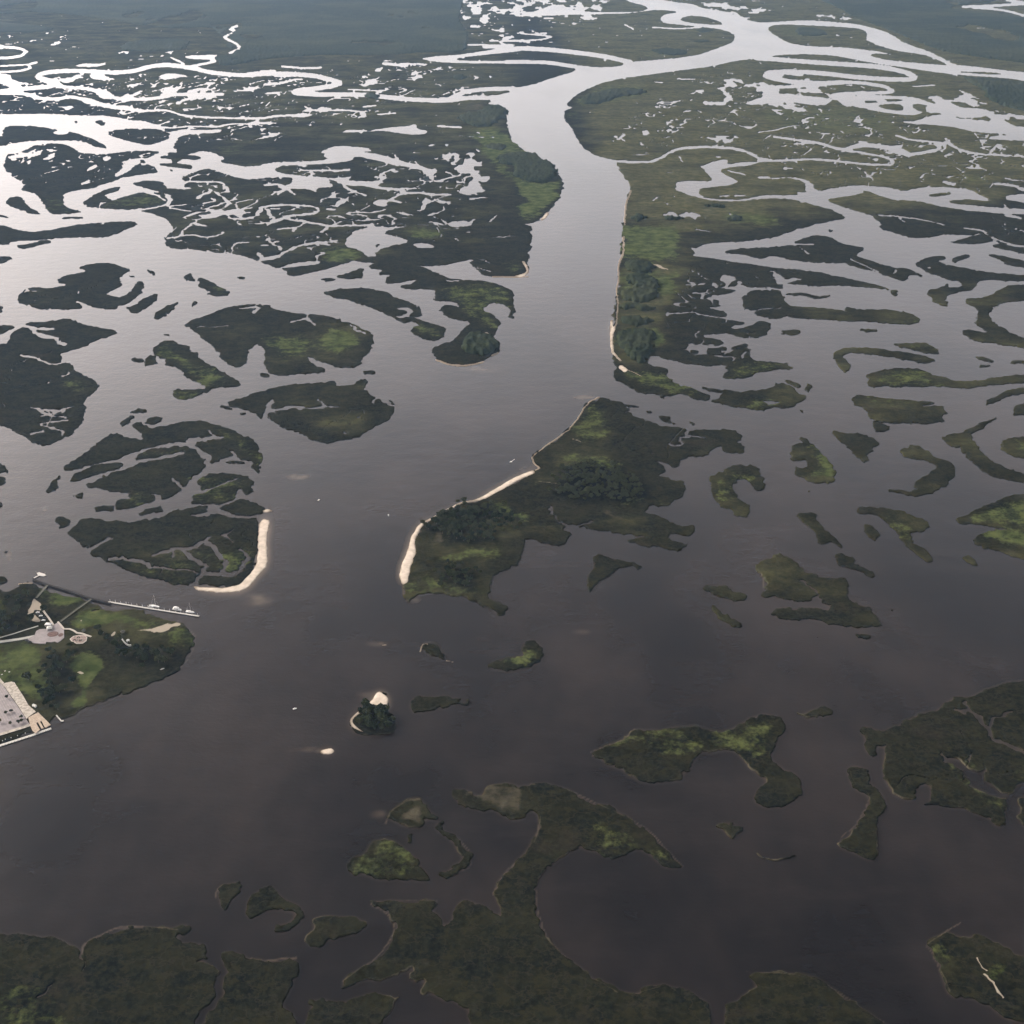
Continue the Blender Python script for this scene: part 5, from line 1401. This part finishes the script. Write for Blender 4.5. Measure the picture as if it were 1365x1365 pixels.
mb=MB(); mb.prism([(a-x,b_-y) for a,b_ in W('F1 305,152 340,142 420,165 435,185 400,198 345,190 318,172')],.2,.9); mb.build('platform',M_FLOAT,r)
mb=MB(); ribbon(mb,[(P_[0][0]-x,P_[0][1]-y),(0,0)],2.0,.85,1.15); mb.build('gangway',M_FLOAT,r)
mb=MB(); 
for t in ('F1 300,148','F1 425,158','F1 440,188'):
    a,b_=one(t); mb.cyl((a-x,b_-y,-2),(a-x,b_-y,3),.2,k=6)
mb.build('piling',M_GREYW,r)
# ------------------------------------------------------------------ boats
PA=W('F2 610,285 1232,382'); ang=math.atan2(PA[1][1]-PA[0][1],PA[1][0]-PA[0][0])
def hull_mesh(L,B,h,z0=0.):
    secs=[(-.5,.72,1.),(-.25,.95,.95),(.05,1.,.95),(.3,.72,1.02),(.45,.3,1.12),(.5,.02,1.2)]; mb=MB(); n=5
    for (t,w,hh) in secs:
        for k in range(n):
            a=math.pi*k/(n-1); mb.v.append((t*L, math.cos(a)*B/2*w*(1 if k in(0,n-1) else .85), z0+(h*hh if k in (0,n-1) else -.35*(1 if k==2 else .5))))
    for i in range(len(secs)-1):
        for k in range(n-1): mb.f.append((i*n+k,i*n+k+1,(i+1)*n+k+1,(i+1)*n+k))
        mb.f.append((i*n,(i+1)*n,(i+1)*n+n-1,i*n+n-1))
    mb.f.append((0,1,2,3,4)); return mb
def sailboat(t,L,mast,lab,rz,cov=True):
    x,y=one(t); r=empty('sailing_boat',x,y,0,rz); tag(r,lab,'sailing boat')
    hull_mesh(L,L*.3,1.3).build('hull',M_WHITE,r)
    MB().box(-L*.22,L*.18,-L*.085,L*.085,1.3,2.0,.35,.2).build('cabin',M_WHITE,r); MB().box(-L*.15,L*.12,-L*.088,L*.088,1.5,1.78,.2,.05).build('window',M_GLASS,r)
    MB().cyl((L*.08,0,1.3),(L*.08,0,mast),.13,.09,6).build('mast',M_METAL,r); MB().cyl((L*.06,0,3.0),(-L*.33,0,3.1),.16,.14,6).build('boom',M_WHITE,r)
    MB().cyl((L*.08,-1.3,mast*.62),(L*.08,1.3,mast*.62),.05,k=5).build('spreader',M_METAL,r)
    mb=MB(); mb.cyl((L*.49,0,1.4),(L*.08,0,mast-.3),.035,k=4).cyl((-L*.48,0,1.3),(L*.08,0,mast-.1),.035,k=4); mb.build('rigging',M_METAL,r)
def motoryacht(t,L,lab,rz,fly=True):
    x,y=one(t); r=empty('motor_boat',x,y,0,rz); tag(r,lab,'motor boat')
    hull_mesh(L,L*.33,1.7).build('hull',M_WHITE,r)
    MB().box(-L*.34,L*.2,-L*.13,L*.13,1.7,3.6,.25,.15).build('cabin',M_WHITE,r); MB().box(-L*.3,L*.17,-L*.133,L*.133,2.3,3.0,.1,.02).build('window',M_GLASS,r)
    if fly: MB().box(-L*.4,L*.12,-L*.15,L*.15,3.6,3.85).box(-L*.3,L*.02,-L*.1,L*.1,3.85,4.9,.2,.1).build('flybridge',M_WHITE,r)
    MB().box(-L*.46,-L*.34,-L*.13,L*.13,1.5,1.62).build('aft_deck',M_DECK,r)
sailboat('F2 700,262',12.5,19,'tall masted white sailing boat moored furthest left along the pier',ang)
motoryacht('F2 650,270',6.5,'small white boat moored just behind the tall masted boat',ang,False)
motoryacht('F2 968,302',12.5,'bulky white motor yacht moored between the two sailing boats',ang)
sailboat('F2 1125,330',12,15.5,'low grey white sailing boat moored near the outer tip of the pier',ang)
def runabout(t,lab,rz,wake=0):
    x,y=one(t); r=empty('motor_boat',x,y,0,rz); r.scale=(.72,.72,.72); tag(r,lab,'boat')
    hull_mesh(6.5,2.4,.9).build('hull',M_WHITE,r); MB().box(-.8,.9,-.6,.6,.9,2.3,.2,.1).build('console',M_WHITE,r); MB().box(-3.6,-3.1,-.3,.3,.3,1.5).build('outboard_motor',M_CARD,r)
runabout('F3 441,536','tiny white boat alone on the river below the pale sandbar',.9)
runabout('F3 1187,697','tiny white boat in mid river left of the central island',1.7)
runabout('P 393,945','tiny white boat on dark water left of the small sandy islet',.3)
runabout('P 681,616','small white boat running close to the central island beach',math.radians(215))
# foam behind it
P_=W('P 682,615 686,612 692,610 700,611'); mb=MB(); ribbon(mb,P_[:2],.9,.0,.03); tag(mb.build('wake',M_FLOAT),kind='structure')
# ------------------------------------------------------------------ air
HZ=D.materials.new('haze'); HZ.use_nodes=True; nt=HZ.node_tree; nt.nodes.clear()
out=nt.nodes.new('ShaderNodeOutputMaterial'); pv=nt.nodes.new('ShaderNodeVolumePrincipled'); pv.inputs['Color'].default_value=HAZE_COL; pv.inputs['Density'].default_value=HAZE; pv.inputs['Anisotropy'].default_value=.3
nt.links.new(pv.outputs[0],out.inputs['Volume'])
o=MB().box(-R-200,R+200,-2200,R+200,-4.5,H+15).build('haze',HZ); tag(o,kind='stuff')
# ------------------------------------------------------------------ sky, sun, camera
sc=bpy.context.scene; w=D.worlds.new('World'); sc.world=w; w.use_nodes=True; nt=w.node_tree
bg=nt.nodes['Background']; sky=nt.nodes.new('ShaderNodeTexSky'); sky.sky_type='NISHITA'; sky.sun_disc=False
sky.sun_elevation=math.radians(SUN_EL); sky.sun_rotation=math.radians(SUN_AZ); sky.dust_density=4.0; sky.air_density=1.0; sky.ozone_density=1.0; sky.altitude=0
hs=nt.nodes.new('ShaderNodeHueSaturation'); hs.inputs['Saturation'].default_value=SKY_SAT; nt.links.new(sky.outputs[0],hs.inputs['Color'])
tn=nt.nodes.new('ShaderNodeMix'); tn.data_type='RGBA'; tn.blend_type='MULTIPLY'; tn.inputs[0].default_value=1; tn.inputs[7].default_value=SKY_TINT; nt.links.new(hs.outputs[0],tn.inputs[6])
tc=nt.nodes.new('ShaderNodeTexCoord'); sx_=nt.nodes.new('ShaderNodeSeparateXYZ'); nt.links.new(tc.outputs['Generated'],sx_.inputs[0])
# thin overcast: bright haze band low down, darker cloud overhead
rp=nt.nodes.new('ShaderNodeValToRGB'); nt.links.new(sx_.outputs['Z'],rp.inputs[0]); cr=rp.color_ramp; cr.interpolation='B_SPLINE'
cr.elements[0].position=0; cr.elements[0].color=(*[SKYG[0][1]]*3,1); cr.elements[1].position=1; cr.elements[1].color=(*[SKYG[-1][1]]*3,1)
for p_,v_ in SKYG[1:-1]:
    e=cr.elements.new(p_); e.color=(v_,v_,v_,1)
vm=nt.nodes.new('ShaderNodeVectorMath'); vm.operation='SCALE'; vm.inputs['Scale'].default_value=SKYMUL; nt.links.new(rp.outputs[0],vm.inputs[0])
t2=nt.nodes.new('ShaderNodeMix'); t2.data_type='RGBA'; t2.blend_type='MULTIPLY'; t2.inputs[0].default_value=1; nt.links.new(tn.outputs[2],t2.inputs[6]); nt.links.new(vm.outputs[0],t2.inputs[7])
nt.links.new(t2.outputs[2],bg.inputs['Color']); bg.inputs['Strength'].default_value=SKY_STR
L=D.lights.new('sun','SUN'); L.energy=SUN_STR; L.angle=math.radians(SUN_ANG); L.color=(1,.94,.86); so=D.objects.new('sun',L); COL.objects.link(so)
az=math.radians(SUN_AZ); el=math.radians(SUN_EL)
from mathutils import Vector
dirv=Vector((math.sin(az)*math.cos(el),math.cos(az)*math.cos(el),math.sin(el)))
so.rotation_euler=dirv.to_track_quat('Z','Y').to_euler(); so.location=dirv*2000
cam=D.cameras.new('camera'); co=D.objects.new('camera',cam); COL.objects.link(co); sc.camera=co
co.location=(0,0,H); co.rotation_euler=(math.pi/2-PITCH,0,0); cam.sensor_width=36; cam.lens=FOC/1365*36; cam.clip_end=120000; cam.clip_start=1
sc.view_settings.view_transform='Standard'; sc.view_settings.look='None'; sc.view_settings.gamma=1; sc.view_settings.exposure=EXPO
sc.cycles.use_denoising=True; sc.cycles.max_bounces=6; sc.cycles.volume_bounces=1; sc.cycles.transparent_max_bounces=4
